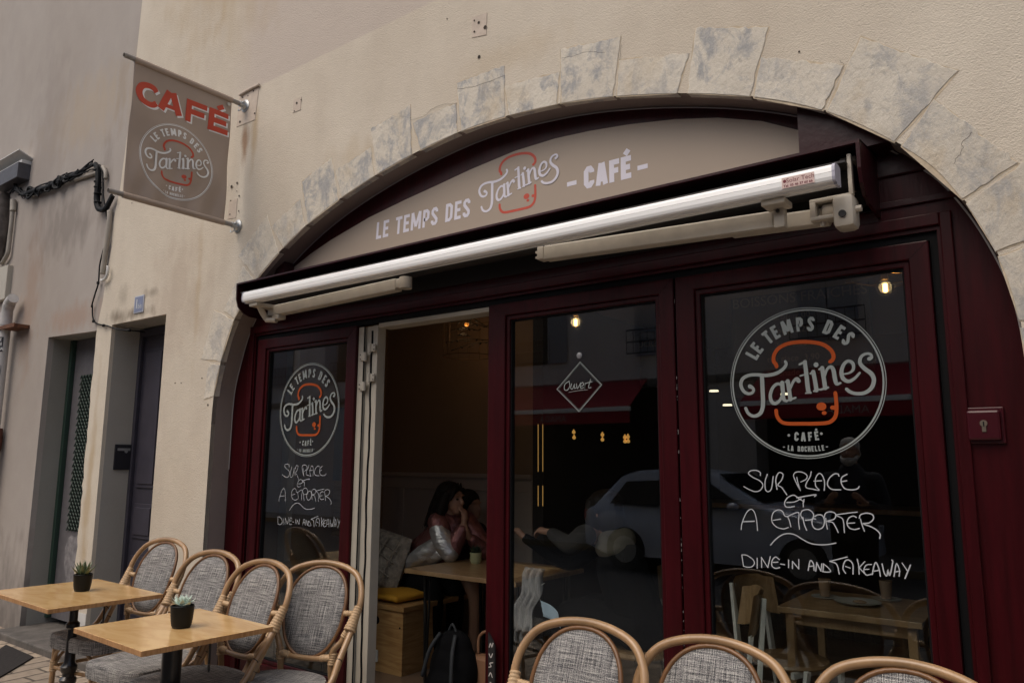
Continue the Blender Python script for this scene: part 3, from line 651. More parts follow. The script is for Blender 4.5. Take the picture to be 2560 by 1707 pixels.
for k, s in enumerate(ST):
    ol, il, ih, oh = src(s); i0, i1 = nf(il)+1, nf(ih)
    inner = [(cx(p, .0018)) for p in fine[i0:i1+1]]
    def jag(a, b_, n, amp): return [(a[0]+(b_[0]-a[0])*t/n+random.uniform(-amp, amp), a[1]+(b_[1]-a[1])*t/n+random.uniform(-amp, amp)) for t in range(1, n)]
    poly = [ol]+jag(ol, inner[0], 9, .0035)+inner+jag(inner[-1], oh, 9, .0035)+[oh]+jag(oh, ol, 16, .005)
    c_ = (sum(p[0] for p in poly)/len(poly), sum(p[1] for p in poly)/len(poly))
    front = [(p[0]+(c_[0]-p[0])*.012, p[1]+(c_[1]-p[1])*.012) for p in poly]
    b = B(); tri = tessellate_polygon([[Vector((p[0], p[1], 0)) for p in front]])
    y0 = YW-.0025-random.uniform(0, .0015)
    A_ = [b.bm.verts.new((p[0], y0, p[1])) for p in front]; Bv = [b.bm.verts.new((p[0], y0+.002, p[1])) for p in poly]; Cv = [b.bm.verts.new((p[0], YW+.04, p[1])) for p in poly]
    for t in tri: b.bm.faces.new([A_[i] for i in t])
    n = len(poly)
    for i in range(n):
        j = (i+1) % n; b.bm.faces.new((A_[i], A_[j], Bv[j], Bv[i])); b.bm.faces.new((Bv[i], Bv[j], Cv[j], Cv[i]))
    mo = [(p[0]+(p[0]-c_[0])*.022+random.uniform(-.003, .003), p[1]+(p[1]-c_[1])*.022+random.uniform(-.003, .003)) for p in [ol]+jag(ol, inner[0], 4, .002)+[inner[0], inner[-1]]+jag(inner[-1], oh, 4, .002)+[oh]+jag(oh, ol, 7, .004)]
    mo = [(x, z) for x, z in mo]
    tri2 = tessellate_polygon([[Vector((x, z, 0)) for x, z in mo]])
    bq = B(); vv = [bq.bm.verts.new((x, YW-.0006-.0002*(k % 2), z)) for x, z in mo]; vw = [bq.bm.verts.new((x, YW+.002, z)) for x, z in mo]
    for t3 in tri2: bq.bm.faces.new([vv[i] for i in t3])
    for i in range(len(mo)): bq.bm.faces.new((vv[i], vv[(i+1) % len(mo)], vw[(i+1) % len(mo)], vw[i]))
    bq.build('mortar_joint', M['mortar'], cafe)
    mt = STONES[2] if k >= 15 else (STONES[1] if 5 <= k <= 11 or k == 13 else STONES[0])
    o = b.build('arch_stone', mt, cafe)
    if k == 15: o['label'] = 'largest pale arch stone with a pitted ochre lower corner'
# hairline cracks in stones and render
cr = B()
for pts in ([(1026,300),(1060,290),(1075,275),(1100,262),(1141,258)], [(1142,220),(1180,218),(1210,206),(1260,190)], [(1403,144),(1430,140),(1470,130),(1510,131)], [(2430,330),(2421,342),(2405,355),(2407,368),(2400,385),(2392,392),(2385,410)],
            [(929,335),(960,310),(985,294),(1026,293)], [(1552,112),(1547,150)], [(2100,150),(2110,160)]):
    P_ = [UY(u, v, YW-.0075) for u, v in pts]; P_ = catmull(P_, None, 3)[0]
    P_ = [p+Vector((random.uniform(-.004, .004), 0, random.uniform(-.004, .004))) for p in P_]
    cr = B(); cr.tube([Vector((p.x, YW-.0035, p.z)) for p in P_], .0006, 5, smooth=False); cr.build('hairline_crack', M['hole'], cafe)
# mended patches with drilled holes
def patch(name, pts, holes):
    q = src(pts); B().prism(q, YW-.003, YW).build(name, M['plaster'], cafe)
    for u, v, r in holes:
        p = UY(u, v, YW-.0035); b = B(); b.lathe([(r, 0), (r*.8, .002)], (p.x, YW-.0052, p.z), 10, axis=(0, 1, 0)); b.build('drilled_hole', M['hole'], cafe)
patch('filler_patch', [(600, 235), (649, 213), (638, 300), (592, 318)], [(607,244,.006),(620,240,.005),(634,228,.006),(637,284,.007),(600,305,.009)])
patch('filler_patch', [(574, 505), (594, 497), (590, 545), (570, 548)], [(579,467,.012),(593,458,.009),(577,502,.005),(598,490,.007),(575,536,.006),(597,528,.006),(592,478,.004)])
patch('filler_patch', [(735, 250), (754, 243), (752, 275), (733, 283)], [(742,258,.008),(753,250,.005),(736,278,.005)])
patch('filler_patch', [(1180, 45), (1218, 33), (1216, 88), (1181, 95)], [(1197,57,.008),(1213,69,.011),(1186,52,.005),(1186,80,.006)])
for u, v, r in ((1198,143,.01),(438,957,.005),(453,957,.004),(505,945,.005),(520,1012,.008),(1118,48,.004),(330,508,.005),(1998,130,.004)):
    p = UY(u, v, YW-.001); b = B(); b.lathe([(r, 0), (r*.8, .003)], (p.x, YW-.003, p.z), 10, axis=(0, 1, 0)); b.build('drilled_hole', M['hole'], cafe)
b = B(); p = UY(599, 238, YW-.012); q = UY(648, 212, YW-.012); b.tube([p, (p+q)/2+Vector((0, 0, .004)), q], .009, 8); b.build('ledge_stub', M['plaster'], cafe)
# niche of the grey door
yd2, yd1 = .09, .06
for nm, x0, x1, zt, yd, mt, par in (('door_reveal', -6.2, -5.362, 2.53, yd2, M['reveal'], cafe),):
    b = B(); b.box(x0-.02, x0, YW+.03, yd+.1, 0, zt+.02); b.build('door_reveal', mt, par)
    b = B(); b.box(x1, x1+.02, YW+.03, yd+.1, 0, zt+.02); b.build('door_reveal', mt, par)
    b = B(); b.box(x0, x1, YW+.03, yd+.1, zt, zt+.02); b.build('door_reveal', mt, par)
# wall mass and roof line (keeps the building solid)
b = B(); b.box(-5.33, -4.70, YW+.03, .16, 0, 3.3); b.box(-.13, 7, YW+.03, 6, 0, 3.4); b.box(-6.45, 7, YW+.03, 6, 3.4, 9); b.build('masonry', M['stucco'], cafe)
# room
RB = 1.95
b = B(); b.box(-5.25, -.2, .0, 5.6, -.02, .022); b.build('interior_floor', M['floor'], cafe)
b = B(); b.box(-5.3, -.13, .17, 5.6, 2.78, 3.4); b.build('interior_ceiling', M['wallbrown'], cafe)
b = B(); b.box(-5.33, -5.25, .16, 5.6, 0, 2.8); b.box(-5.25, -3.55, RB, RB+.1, 1.36, 2.8); b.build('interior_wall', M['wallbrown'], cafe)
b = B(); b.box(-5.25, -3.55, RB, RB+.1, 0, 1.36)
b.box(-5.25, -3.55, RB-.03, RB, 1.325, 1.36, .004); b.box(-5.25, -3.55, RB-.015, RB, 1.22, 1.31, .004); b.box(-5.25, -3.55, RB-.03, RB, .1, .24, .004)
for x in (-5.0, -4.43, -3.86, -3.58): b.box(x-.03, x+.03, RB-.014, RB, .24, 1.22, .003)
b.build('wainscot', M['wains'], cafe)
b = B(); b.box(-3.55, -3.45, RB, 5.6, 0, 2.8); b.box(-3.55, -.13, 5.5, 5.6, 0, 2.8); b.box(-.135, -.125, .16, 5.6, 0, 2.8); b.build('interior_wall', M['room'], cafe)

# ---- neighbour building -------------------------------------------
nb = thing('neighbour_building', 'greyish pink rendered house at the left edge with a deep doorway', 'building')
B().prism([(-16, 0), (-7.40, 0), (-7.403, 2.541), (-6.47, 2.51), (-6.30, 2.6), (-6.10, 4.0), (-6.02, 9), (-16, 9)], YW+.004, YW+.05).build('wall', M['stucco_grey'], nb)
b = B(); b.box(-16, -6.455, YW+.05, 6, 3.0, 9); b.box(-16, -7.43, YW+.05, 6, 0, 3.0); b.box(-6.46, -6.21, YW+.04, 1, 0, 3); b.build('masonry', M['stucco_grey'], nb)
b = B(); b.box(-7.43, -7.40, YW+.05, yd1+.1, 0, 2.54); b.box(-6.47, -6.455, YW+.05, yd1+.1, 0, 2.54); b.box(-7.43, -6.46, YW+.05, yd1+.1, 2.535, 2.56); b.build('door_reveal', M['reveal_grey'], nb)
B().box(-7.42, -5.3, -.36, .25, -.05, .055, .012).build('door_step', M['stonedark'], nb); B().box(-6.452, -6.202, YW-.004, YW-.0005, .056, .30).build('white_painted_base', M['white'], cafe)
# doors
d = thing('panelled_door', 'dark grey violet panelled front door of number 1 bis, in the right hand niche', 'door', (-5.78, yd2, .1))
X0, X1 = -.42, .42
b = B(); b.box(X0, X1, 0, .05, 0, 2.42)
for x0, x1 in ((-.33, -.03), (.03, .33)):
    for z0, z1 in ((.15, .62), (.75, 1.02), (1.14, 2.25)):
        b.box(x0, x1, -.012, 0, z0, z1, .005); b.box(x0+.03, x1-.03, -.022, -.0122, z0+.03, z1-.03, .005)
b.build('door_leaf', M['doorgrey'], d)
b = B(); b.box(X0-.02, X0+.035, -.03, .0, 0, 2.42, .004); b.box(X1-.035, X1, -.03, .0, 0, 2.42, .004); b.box(X0+.035, X1-.035, -.03, -.001, 2.36, 2.42, .004); b.build('door_frame', M['doorgrey'], d)
d = thing('grille_door', 'worn grey metal door with green lattice grille and scraped poster, in the left doorway', 'door', (-6.93, yd1, .1))
b = B(); b.box(-.47, .47, 0, .05, 0, 2.43); b.build('door_leaf', M['doorgrey2'], d)
b = B(); b.box(-.47, -.42, -.04, -.001, 0, 2.43, .004); b.build('door_frame', M['greenmesh'], d)
b = B(); b.box(-.25, .25, -.006, -.001, .75, 2.1); b.build('door_glass', M['cardark'], d)
b = B()
for i in range(-14, 34):
    for sgn in (1, -1):
        z0 = .75+i*.06; p = []
        xa, xb = -.25, .25; za, zb = (z0, z0+.55) if sgn > 0 else (z0+.55, z0)
        # clip to the panel
        def clip(xa, za, xb, zb):
            t0, t1 = 0, 1; dz = zb-za
            for lim, s in ((.75, 1), (2.1, -1)):
                f0 = (za-lim)*s; f1 = (zb-lim)*s
                if f0 < 0 and f1 < 0: return None
                if f0 < 0: t0 = max(t0, f0/(f0-f1))
                if f1 < 0: t1 = min(t1, f0/(f0-f1))
            return (xa+(xb-xa)*t0, za+dz*t0, xa+(xb-xa)*t1, za+dz*t1) if t1 > t0 else None
        c_ = clip(xa, za, xb, zb)
        if c_: b.tube([(c_[0], -.014-.003*(sgn > 0), c_[1]), (c_[2], -.014-.003*(sgn > 0), c_[3])], .005, 5, smooth=False)
b.build('lattice_grille', M['greenmesh'], d)
b = B(); q = [(-.28+.02*sin(i*1.7), -.0) for i in range(3)]
poly = [(.36*cos(a)*(.8+.2*sin(3*a))-.02, .42+.42*sin(a)*(.85+.15*cos(5*a))) for a in [i*2*pi/28 for i in range(28)]]
b.prism([(x*.8, z) for x, z in poly], -.003, -.001).build('poster_scrap', M['tag'], d)

# ---- letterbox, house number, cables, pipes -----------------------
t = thing('letterbox', 'small black metal letterbox fixed in the reveal beside the panelled door', 'letterbox', (-6.1995, -.01, 1.48))
b = B(); b.box(0, .014, -.058, .075, -.10, .10, .003); b.build('box', mat('black_violet_metal', (.014, .014, .020), .5), t)
b = B(); b.box(.014, .018, -.04, .06, .05, .07); b.lathe([(.014, 0), (.012, .006)], (.014, .03, .045), 12, axis=(1, 0, 0)); b.build('flap', M['steel'], t)
t = thing('house_number_plate', 'blue enamel house number plate reading 1 bis, above the panelled door', 'sign', (-5.775, YW, 2.648))
b = B(); b.box(-.072, .072, -.008, 0, -.068, .068, .003); b.build('plate', mat('pale_enamel_rim', (.45, .48, .56), .35), t)
b = B(); b.box(-.062, .062, -.0095, -.0081, -.058, .058); b.build('blue_field', M['blue'], t)
font_text('1', .105, FRONT(-.028, -.0105, 0), M['vinyl'], 'numeral', t, .001)
font_text('bis', .055, FRONT(.022, -.0105, -.018), M['vinyl'], 'lettering', t)
def path(zf, pts, y=-.19): return [UY(*zf(a, b_), y if len(p_) == 0 else y) for a, b_, *p_ in pts]
t = thing('cable_bundle', 'tangled bundle of black cables sagging across the grey wall', 'cables')
main = path(zC, [(110,330),(140,440),(170,510),(230,545),(300,520),(380,500),(470,470),(560,420),(640,385),(740,340),(830,290),(890,265)], -.205)
b = B(); b.tube(main, [.010, .012, .014, .022, .028, .028, .026, .024, .02, .016, .013, .012], 10)
for k in range(9):
    c_ = main[random.randint(3, 8)]; R_ = random.uniform(.03, .06); a0 = random.random()*6
    b.tube([c_+Vector((R_*cos(a)*1.3, -.02+.01*sin(a*2+a0), R_*sin(a)-.02)) for a in [2*pi*j/9 for j in range(9)]], random.uniform(.006, .010), 6, closed=True)
for k in range(34):
    off = [(random.uniform(-.03, .03), random.uniform(-.02, .015), random.uniform(-.042, .042)) for _ in main]
    lo = random.randint(0, 6); hi = random.randint(lo+3, 12)
    b.tube([p+Vector(q) for p, q in zip(main[lo:hi], off[lo:hi])], random.uniform(.004, .009), 6)
b.build('horizontal_run', M['cable'], t, smooth=True)
drop = path(zC, [(890,265),(915,300),(918,400),(912,500),(905,600),(920,670),(945,690),(985,680),(1020,620),(1050,560)], -.205)
b = B(); b.tube(drop, [.022, .022, .024, .026, .026, .024, .022, .022, .02, .02], 10)
for k in range(7):
    o_ = Vector((random.uniform(-.02, .02), -.012, random.uniform(-.015, .015))); b.tube([p+o_+Vector((random.uniform(-.01, .01), 0, 0)) for p in drop], .006, 6)
b.tube(path(zC, [(930,270),(955,330),(962,450),(965,560),(985,680),(1000,780)], -.2), .007, 6)
for a in (320, 430, 480, 540, 620):
    p = UY(*zC(912, a), -.205); b.lathe([(.031, -.006), (.031, .006)], p, 10)
b.build('vertical_drop', M['cable'], t, smooth=True)
b = B(); b.tube(path(zC, [(985,1000),(955,1100),(930,1210),(918,1370),(885,1480),(855,1590)], -.195)+path(z2, [(775,720),(778,810),(800,860),(850,880),(900,888),(980,915),(1060,925)], -.185)+[UY(*z2(1090, 925), -.17), UY(*z2(1215, 938), .03)], .0065, 6)
for zf, a, c in ((zC, 990, 1020), (zC, 915, 1370), (z2, 785, 850), (z2, 870, 885), (z2, 1085, 925)):
    p = UY(*zf(a, c), -.19); b.lathe([(.012, -.01), (.012, .01)], p, 8)
b.build('thin_cable', M['cable'], t, smooth=True)
t = thing('grey_conduit', 'grey plastic conduit running down the joint between the two houses', 'conduit')
b = B(); b.tube(path(zC, [(1025,700),(1020,800),(1005,950),(985,1080),(968,1200),(955,1290)], -.195), .021, 10); b.build('straight_duct', M['conduit'], t, smooth=True)
b = B(); b.tube(path(zC, [(1008,1215),(1005,1270),(990,1320),(960,1348),(945,1345)], -.2), .012, 10); b.build('hooked_end', M['white'], t, smooth=True)
b = B(); b.tube(path(zC, [(905,345),(820,370),(740,395),(700,410)], -.185), .018, 8); b.tube(path(zC, [(960,290),(985,340),(985,400)], -.19), .016, 8); b.build('plaster_duct', M['conduit'], t, smooth=True)
t = thing('drainpipe', 'white plastic drainpipe with stickers and a bent top, at the far left edge', 'pipe')
P0 = UY(25, 800, -.25); xp = UY(4, 900, -.25).x
b = B(); b.tube([(xp-.0, -.25, 1.72), (xp, -.25, 2.0), (xp, -.25, 2.5), (xp+.005, -.25, 2.80), (xp+.05, -.255, 2.92), (xp+.15, -.26, 2.965)], .048, 18); b.build('pipe', M['pipe'], t, smooth='auto')
b = B(); b.tube([(xp-.001, -.25, 2.72), (xp, -.25, 2.84)], .0525, 18, smooth=False); b.tube([(xp+.035, -.253, 2.895), (xp+.058, -.255, 2.925)], .052, 18, smooth=False); b.build('pipe_collar', M['pipe'], t, smooth='auto')
b = B(); b.tube([(xp, -.25, 0), (xp, -.25, 1.45), (xp, -.25, 1.55), (xp, -.25, 1.66), (xp, -.25, 1.74)], [.055, .055, .075, .078, .07], 18, smooth=False); b.build('cast_pipe', M['cast'], t, smooth='auto')
b = B(); p = UY(75, 800, YW); b.box(xp-.15, p.x+.02, -.305, -.298, 2.665, 2.70); b.box(xp+.051, p.x+.0, -.298, -.165, 2.667, 2.698, mat=None); b.build('rusty_bracket', M['rust'], t)
def stick(nm, z0, z1, mt, a0=-1.2, a1=.9, rr=.0495):
    b = B(); n = 8; V = [[b.bm.verts.new((xp+rr*sin(a0+(a1-a0)*i/n), -.25-rr*cos(a0+(a1-a0)*i/n), z)) for i in range(n+1)] for z in (z0, z1)]
    for i in range(n): b.bm.faces.new((V[0][i], V[0][i+1], V[1][i+1], V[1][i]))
    return b.build(nm, mt, t)
stick('sticker', 2.46, 2.60, M['stickdark'] if 'stickdark' in M else mat('black_sticker', (.04, .04, .045), .5), -.8, 1.2)
stick('sticker', 2.24, 2.33, mat('torn_pale_sticker', (.4, .4, .4), .7, col2=(.1, .1, .1), vscale=40), 0.2, 1.3); stick('sticker', 2.02, 2.12, mat('black_gear_sticker', (.03, .03, .03), .5), .1, 1.2); stick('sticker', 1.84, 1.91, mat('yellow_sticker', (.6, .4, .03), .5), .5, 1.2)
for k, w_ in enumerate(('ESSE', 'CORS', 'CRIMINAL')):
    font_text(w_, .04, Matrix.Translation((xp+.026, -.2975, 2.572-.043*k)) @ Matrix.Rotation(radians(31), 4, 'Z') @ Matrix.Rotation(pi/2, 4, 'X') @ Matrix.Scale(.62, 4, (1, 0, 0)), M['vinyl'], 'sticker_lettering', t, .0008)
t = thing('meter_cabinet', 'flat cream cabinet on the wall above the drainpipe', 'cabinet')
p = UY(20, 700, -.2); b = B(); b.box(p.x-.6, p.x, -.215, YW+.012, 3.01, 3.36, .006); b.build('cabinet', M['cream'], t)
b = B(); b.tube([UY(*zC(125, 640), -.2), UY(*zC(105, 830), -.2), UY(*zC(85, 1000), -.2), UY(*zC(70, 1100), -.2), UY(*zC(20, 1190), -.2)], .02, 10); b.build('conduit_tail', M['conduit'], t, smooth=True)
b = B(); b.tube([UY(*zC(125, 600), -.2), UY(*zC(123, 700), -.2)], .028, 12, smooth=False); b.build('conduit_joint', M['conduit'], t, smooth='auto')
t = thing('cable_hood', 'grey metal hood with a pale lid at the left picture edge', 'hood')
p = UY(*zC(205, 270), -.28); p.x -= .10
b = B(); b.box(p.x-.7, p.x, -.28, YW+.012, p.z-.10, p.z+.06, .005); b.build('hood_body', mat('dark_grey_metal', (.06, .06, .07), .5, var=.2, vscale=20), t)
b = B(); b.box(-.75, .03, -.14, .02, -.006, .006, .003, mat=Matrix.Translation((p.x, -.17, p.z+.12)) @ Matrix.Rotation(radians(-22), 4, 'X')); b.box(p.x-.7, p.x+.0, -.25, YW+.01, p.z+.061, p.z+.095); b.build('pale_lid', M['white'], t)
b = B(); b.tube([(p.x-.6, -.22, p.z-.18), (p.x-.5, -.22, p.z-.5), (p.x-.45, -.22, p.z-.9)], [.14, .10, .03], 14); b.build('stained_duct', M['cast'] if False else mat('stained_plaster_duct', (.16, .14, .125), .8, col2=(.05, .04, .035), vscale=9), t, smooth=True)
for k in range(5):
    q = Vector((p.x-.35+k*.07, -.21, p.z-.18)); e = UY(*zC(140+k*5, 470+k*10), -.205)
    b = B(); b.tube([q, (q+e)/2+Vector((.02*sin(k*2), 0, 0)), e], .009, 6); b.build('feed_cable', M['cable'], t, smooth=True)

# ---- shopfront ----------------------------------------------------
shop = thing('shopfront', 'dark red timber shopfront filling the stone arch', 'shopfront')
GX0, GX1, GZ0, GZ1 = -4.443, -.372, .05, 2.294
inner = [(cx(p, .0006)) for p in archc]
B().prism([(p[0], max(p[1], .0)) for p in inner], -.018, .03, holes=[[(GX0, GZ0), (GX1, GZ0), (GX1, GZ1), (GX0, GZ1)]]).build('surround', M['red'], shop)
b = B()
for (x0, x1, z0, z1) in ((GX0, -4.403, GZ0, GZ1), (-.398, GX1, GZ0, GZ1), (-4.403, -.398, 2.262, GZ1)): b.box(x0, x1, -.004, .03, z0, z1)
b.build('gasket', M['black'], shop)
b = B(); b.box(GX0-.06, GX0-.012, -.03, -.018, .05, 2.36, .004); b.box(GX1+.012, GX1+.05, -.034, -.018, .05, 2.355, .004); b.box(GX0-.012, GX1+.012, -.032, -.018, 2.31, 2.355, .004); b.build('moulding', M['red'], shop)
# panelling at both ends above the doors
pn = lambda u, v: (lambda p: (p.x, p.z))(UY(u, v, -.02))
b = B(); b.box(-.70, -.22, -.03, -.018, 2.40, 2.425, .003); b.box(-.60, -.30, -.030, -.018, 2.52, 2.60, .006, mat=None); b.build('panelling', M['redold'], shop)
B().prism([(-.80, 2.62), (-.48, 2.62), (-.50, 2.82), (-.74, 2.92), (-.80, 2.90)], -.12, -.018).build('end_block', M['redold'], shop)
B().prism([(-4.23, 2.58), (-4.06, 2.58), (-4.06, 2.735), (-4.14, 2.70)], -.10, -.018).build('end_block', M['redold'], shop)
# opening: cream jamb with hinges and wavy black seal
b = B(); b.box(-3.418, -3.372, -.012, .06, .05, 2.25, .003); b.box(-3.305, -3.262, -.004, .06, .05, 2.25, .003); b.box(-3.366, -3.31, .006, .06, .05, 2.25, .002); b.build('hinge_post', M['cream'], shop)
b = B(); b.box(-3.262, -2.415, .0, .1, 2.235, 2.262, .003); b.build('head_rail', M['cream'], shop)
b = B(); b.tube([(-3.307+.0035*sin(z*9)+.002*sin(z*31), -.004, .06+z) for z in [i*.04 for i in range(55)]], .007, 6, smooth=False); b.tube([(-3.371, -.008, .06), (-3.371, -.008, 2.25)], .004, 6, smooth=False); b.build('rubber_seal', M['black'], shop)
for z0 in (z4(0, 858)[1], z4(0, 1052)[1]):
    zc_ = UY(932, z0, -.01).z; b = B()
    for dx, dz, sx in ((-3.305, .02, 1), (-3.345, -.028, -1)):
        b.lathe([(.012, -.026), (.012, .026)], (dx, -.022, zc_+dz), 12); b.box(min(dx, dx+sx*.045), max(dx, dx+sx*.045), -.024, -.014, zc_+dz-.022, zc_+dz+.022, .002)
    b.build('hinge', M['cream'], shop, smooth='auto')
    b = B()
    for dx in (-3.268, -3.382):
        for dz in (.012, -.012): b.lathe([(.004, 0), (.004, .002)], (dx, -.027, zc_+dz+(.02 if dx > -3.3 else -.028)), 8, axis=(0, 1, 0))
    b.build('hinge_screw', M['dark'], shop)
B().box(-4.6, -.15, -.06, .12, -.01, .05, .006).build('threshold', M['stone'], shop)
# glazed leaves
def leaf(label, x0, x1, gx0, gx1, z0=.06, z1=2.26, gz0=.26, gz1=2.168):
    t = thing('glazed_door', label, 'glazed door', group='dark red glazed door leaves')
    def ring(b, a0, a1, c0, c1, i0, i1, j0, j1, y0, y1):
        b.prism([(a0, c0), (a1, c0), (a1, c1), (a0, c1)], y0, y1, holes=[[(i0, j0), (i1, j0), (i1, j1), (i0, j1)]])
    b = B(); ring(b, x0, x1, z0, z1, gx0-.028, gx1+.028, gz0-.028, gz1+.028, -.030, .03); f = b.build('frame', M['red'], t)
    md = f.modifiers.new('bev', 'BEVEL'); md.width = .005; md.segments = 2
    b = B(); ring(b, gx0-.028, gx1+.028, gz0-.028, gz1+.028, gx0-.006, gx1+.006, gz0-.006, gz1+.006, -.018, .028); f = b.build('glazing_bead', M['red'], t)
    md = f.modifiers.new('bev', 'BEVEL'); md.width = .004; md.segments = 2
    b = B(); ring(b, gx0-.006, gx1+.006, gz0-.006, gz1+.006, gx0, gx1, gz0, gz1, -.008, .02); b.build('glazing_seal', M['black'], t)
    # mitre joints
    b = B()
    for X, gX, s in ((x0, gx0-.03, 1), (x1, gx1+.03, -1)):
        b.tube([(X, -.0303, z1), (gX, -.0303, gz1+.03)], .0008, 4, smooth=False)
    b.build('mitre_joint', M['black'], t)
    b = B(); b.box(gx0-.002, gx1+.002, .003, .009, gz0-.002, gz1+.002); gl = b.build('glass_pane', M['glass'], t)
    return t, gl
tL, gL = leaf('narrow looking left glazed leaf with round logo, behind the row of four chairs', -4.403, -3.419, -4.288, -3.523)
tC, gC = leaf('middle glazed leaf with the small diamond open sign', -2.411, -1.384, -2.276, -1.482)
tR, gR = leaf('right glazed leaf with the largest round logo and white handwriting', -1.376, -.40, -1.262, -.494)
# repaint specks at the seam
b = B()
for i in range(26): z = .7+random.random()*1.5; b.box(-1.3790, -1.3778, -.0312, -.030, z, z+random.uniform(.003, .014))
b.build('paint_chip', M['caulk'], tR)
for (gl, dx) in ((gL, -3.0106+.0), (gR, 0)):
    logo((LC.x+dx, -.0012+.003, LC.z), (1, 0, 0), (0, 0, 1), (0, -1, 0), LR, gl, M['glassvinyl'], M['orange'])
    handwriting(dx+(.0 if dx == 0 else .02), 0, gl, .0014, 1.0, 1.0 if dx == 0 else .75)
# second frame member seen through the left glass
# open sign
t = thing('open_sign', 'small diamond sign reading Ouvert hanging in the middle door', 'sign')
def o6(a, b_): p = UY(*z6(a, b_), .0); return (p.x, p.z)
i = Ink((0, -.0005, 0), (1, 0, 0), (0, 0, 1), (0, -1, 0))
i.stroke([o6(*p) for p in ((785,642),(955,820),(777,1030),(604,855))], .0035, smooth=False, closed=True)
i.stroke([o6(*p) for p in ((785,655),(945,820),(777,1018),(616,855))], .0012, smooth=False, closed=True); i.build('outline', M['glassvinyl'], t)
i = Ink((0, -.0008, 0), (1, 0, 0), (0, 0, 1), (0, -1, 0))
for s in ([(700,792),(668,815),(662,855),(685,862),(705,830),(700,795)], [(720,812),(712,845),(726,853),(742,815),(742,848),(752,845)], [(758,812),(764,850),(790,805)],
          [(788,835),(812,822),(806,802),(788,822),(792,848),(814,842)], [(826,806),(822,850),(828,815),(846,804)], [(868,778),(852,840),(872,842)], [(842,806),(880,796)], [(696,880),(770,866),(845,860)]):
    i.stroke([o6(*p) for p in s], .0045 if s[0] != (696, 880) else .002)
i.build('lettering', M['glassvinyl'], t)
p = UY(*z6(775, 590), -.005); b = B(); b.ball((p.x, .0, p.z), (.016, .008, .016)); b.build('suction_cup', mat('clear_rubber', (.3, .3, .32), .15), t, smooth=True)

# fascia sign board -------------------------------------------------
t = thing('fascia_sign', 'taupe arched sign board above the awning reading Le Temps des Tartines Cafe', 'sign')
bd = [(-4.06, 2.50), (-4.06, 2.715), (-3.90, 2.775), (-3.70, 2.835), (-3.35, 2.915), (-3.05, 2.962), (-2.814, 2.993), (-2.55, 3.030), (-2.25, 3.060), (-2.0, 3.062), (-1.8, 3.048), (-1.58, 3.022), (-1.357, 2.984), (-1.156, 2.935), (-.971, 2.868), (-.833, 2.793), (-.752, 2.737), (-.75, 2.50)]
B().prism(bd, -.024, -.0181).build('board', M['board'], t)
i = Ink((0, -.0246, 0), (1, 0, 0), (0, 0, 1), (0, -1, 0))
line_text(i, 'LE TEMPS DES', -3.285, -2.553, 2.766, .103, .06, .18)
i.build('lettering', M['lilac'], t); i = Ink((0, -.0246, 0), (1, 0, 0), (0, 0, 1), (0, -1, 0))
line_text(i, 'CAFÉ', -1.834, -1.578, 2.761, .110, .0, .24, .07)
i.build('lettering', M['lilac'], t)
for x0, x1, z in ((-1.93, -1.875, 2.806), (-1.546, -1.494, 2.799)): i = Ink((0, -.0246, 0), (1, 0, 0), (0, 0, 1), (0, -1, 0)); i.poly([(x0, z-.011), (x1, z-.011), (x1, z+.011), (x0, z+.011)]); i.build('dash', M['lilac'], t)
logo((-2.236, -.0250, 2.889), (1.07, 0, 0), (0, 0, 1), (0, -1, 0), .272*1.02, t, M['lilac'], M['redor'], ring=False)
# ---- awning --------------------------------------------------------
aw = thing('retracted_awning', 'retracted awning cassette with a glossy white front bar across the arch', 'awning')
HX0, HX1 = -4.27, -.548
def hood_profile(): return [(-.018, 2.615), (-.29, 2.585), (-.302, 2.581), (-.302, 2.571), (-.29, 2.570), (-.285, 2.577), (-.018, 2.606)]
B().prism([(y, z) for y, z in hood_profile()], HX0, HX1, plane='yz').build('hood', M['redold'], aw)
cap = [(-.018, 2.613), (-.29, 2.584), (-.303, 2.57), (-.30, 2.48), (-.285, 2.43), (-.25, 2.395), (-.20, 2.378), (-.018, 2.37)]
for x in (HX0, HX1-.012): B().prism(cap, x, x+.012, plane='yz').build('hood_end', M['redold'], aw)
b = B(); b.box(HX0+.012, HX1-.012, -.03, -.026, 2.40, 2.598); b.lathe([(.055, HX0+.05), (.055, HX1-.05)], (0, -.16, 2.50), 20, axis=(1, 0, 0)); b.box(HX0+.05, HX1-.05, -.30, -.10, 2.510, 2.518); b.build('fabric_roll', M['dark'], aw, smooth='auto')
BX0, BX1 = -4.03, -.618
prof0 = [(-.405, 2.440), (-.408, 2.452), (-.408, 2.468), (-.4065, 2.4695), (-.408, 2.471), (-.406, 2.488), (-.399, 2.500), (-.385, 2.507), (-.35, 2.508), (-.335, 2.500), (-.335, 2.432), (-.35, 2.428), (-.352, 2.434), (-.36, 2.434), (-.362, 2.428), (-.385, 2.428), (-.387, 2.434), (-.40, 2.434)]
prof = [(y, 2.408+(z-2.428)*.9) for y, z in prof0]
B().prism(prof, BX0, BX1, plane='yz').build('front_bar', M['alu'], aw)
for x0, x1 in ((BX0-.006, BX0), (BX1, BX1+.01)): B().prism([(y-(.002 if y < -.37 else -.002), z+(.002 if z > 2.44 else -.002)) for y, z in prof if True], x0, x1, plane='yz').build('bar_end_cap', M['violet'], aw)
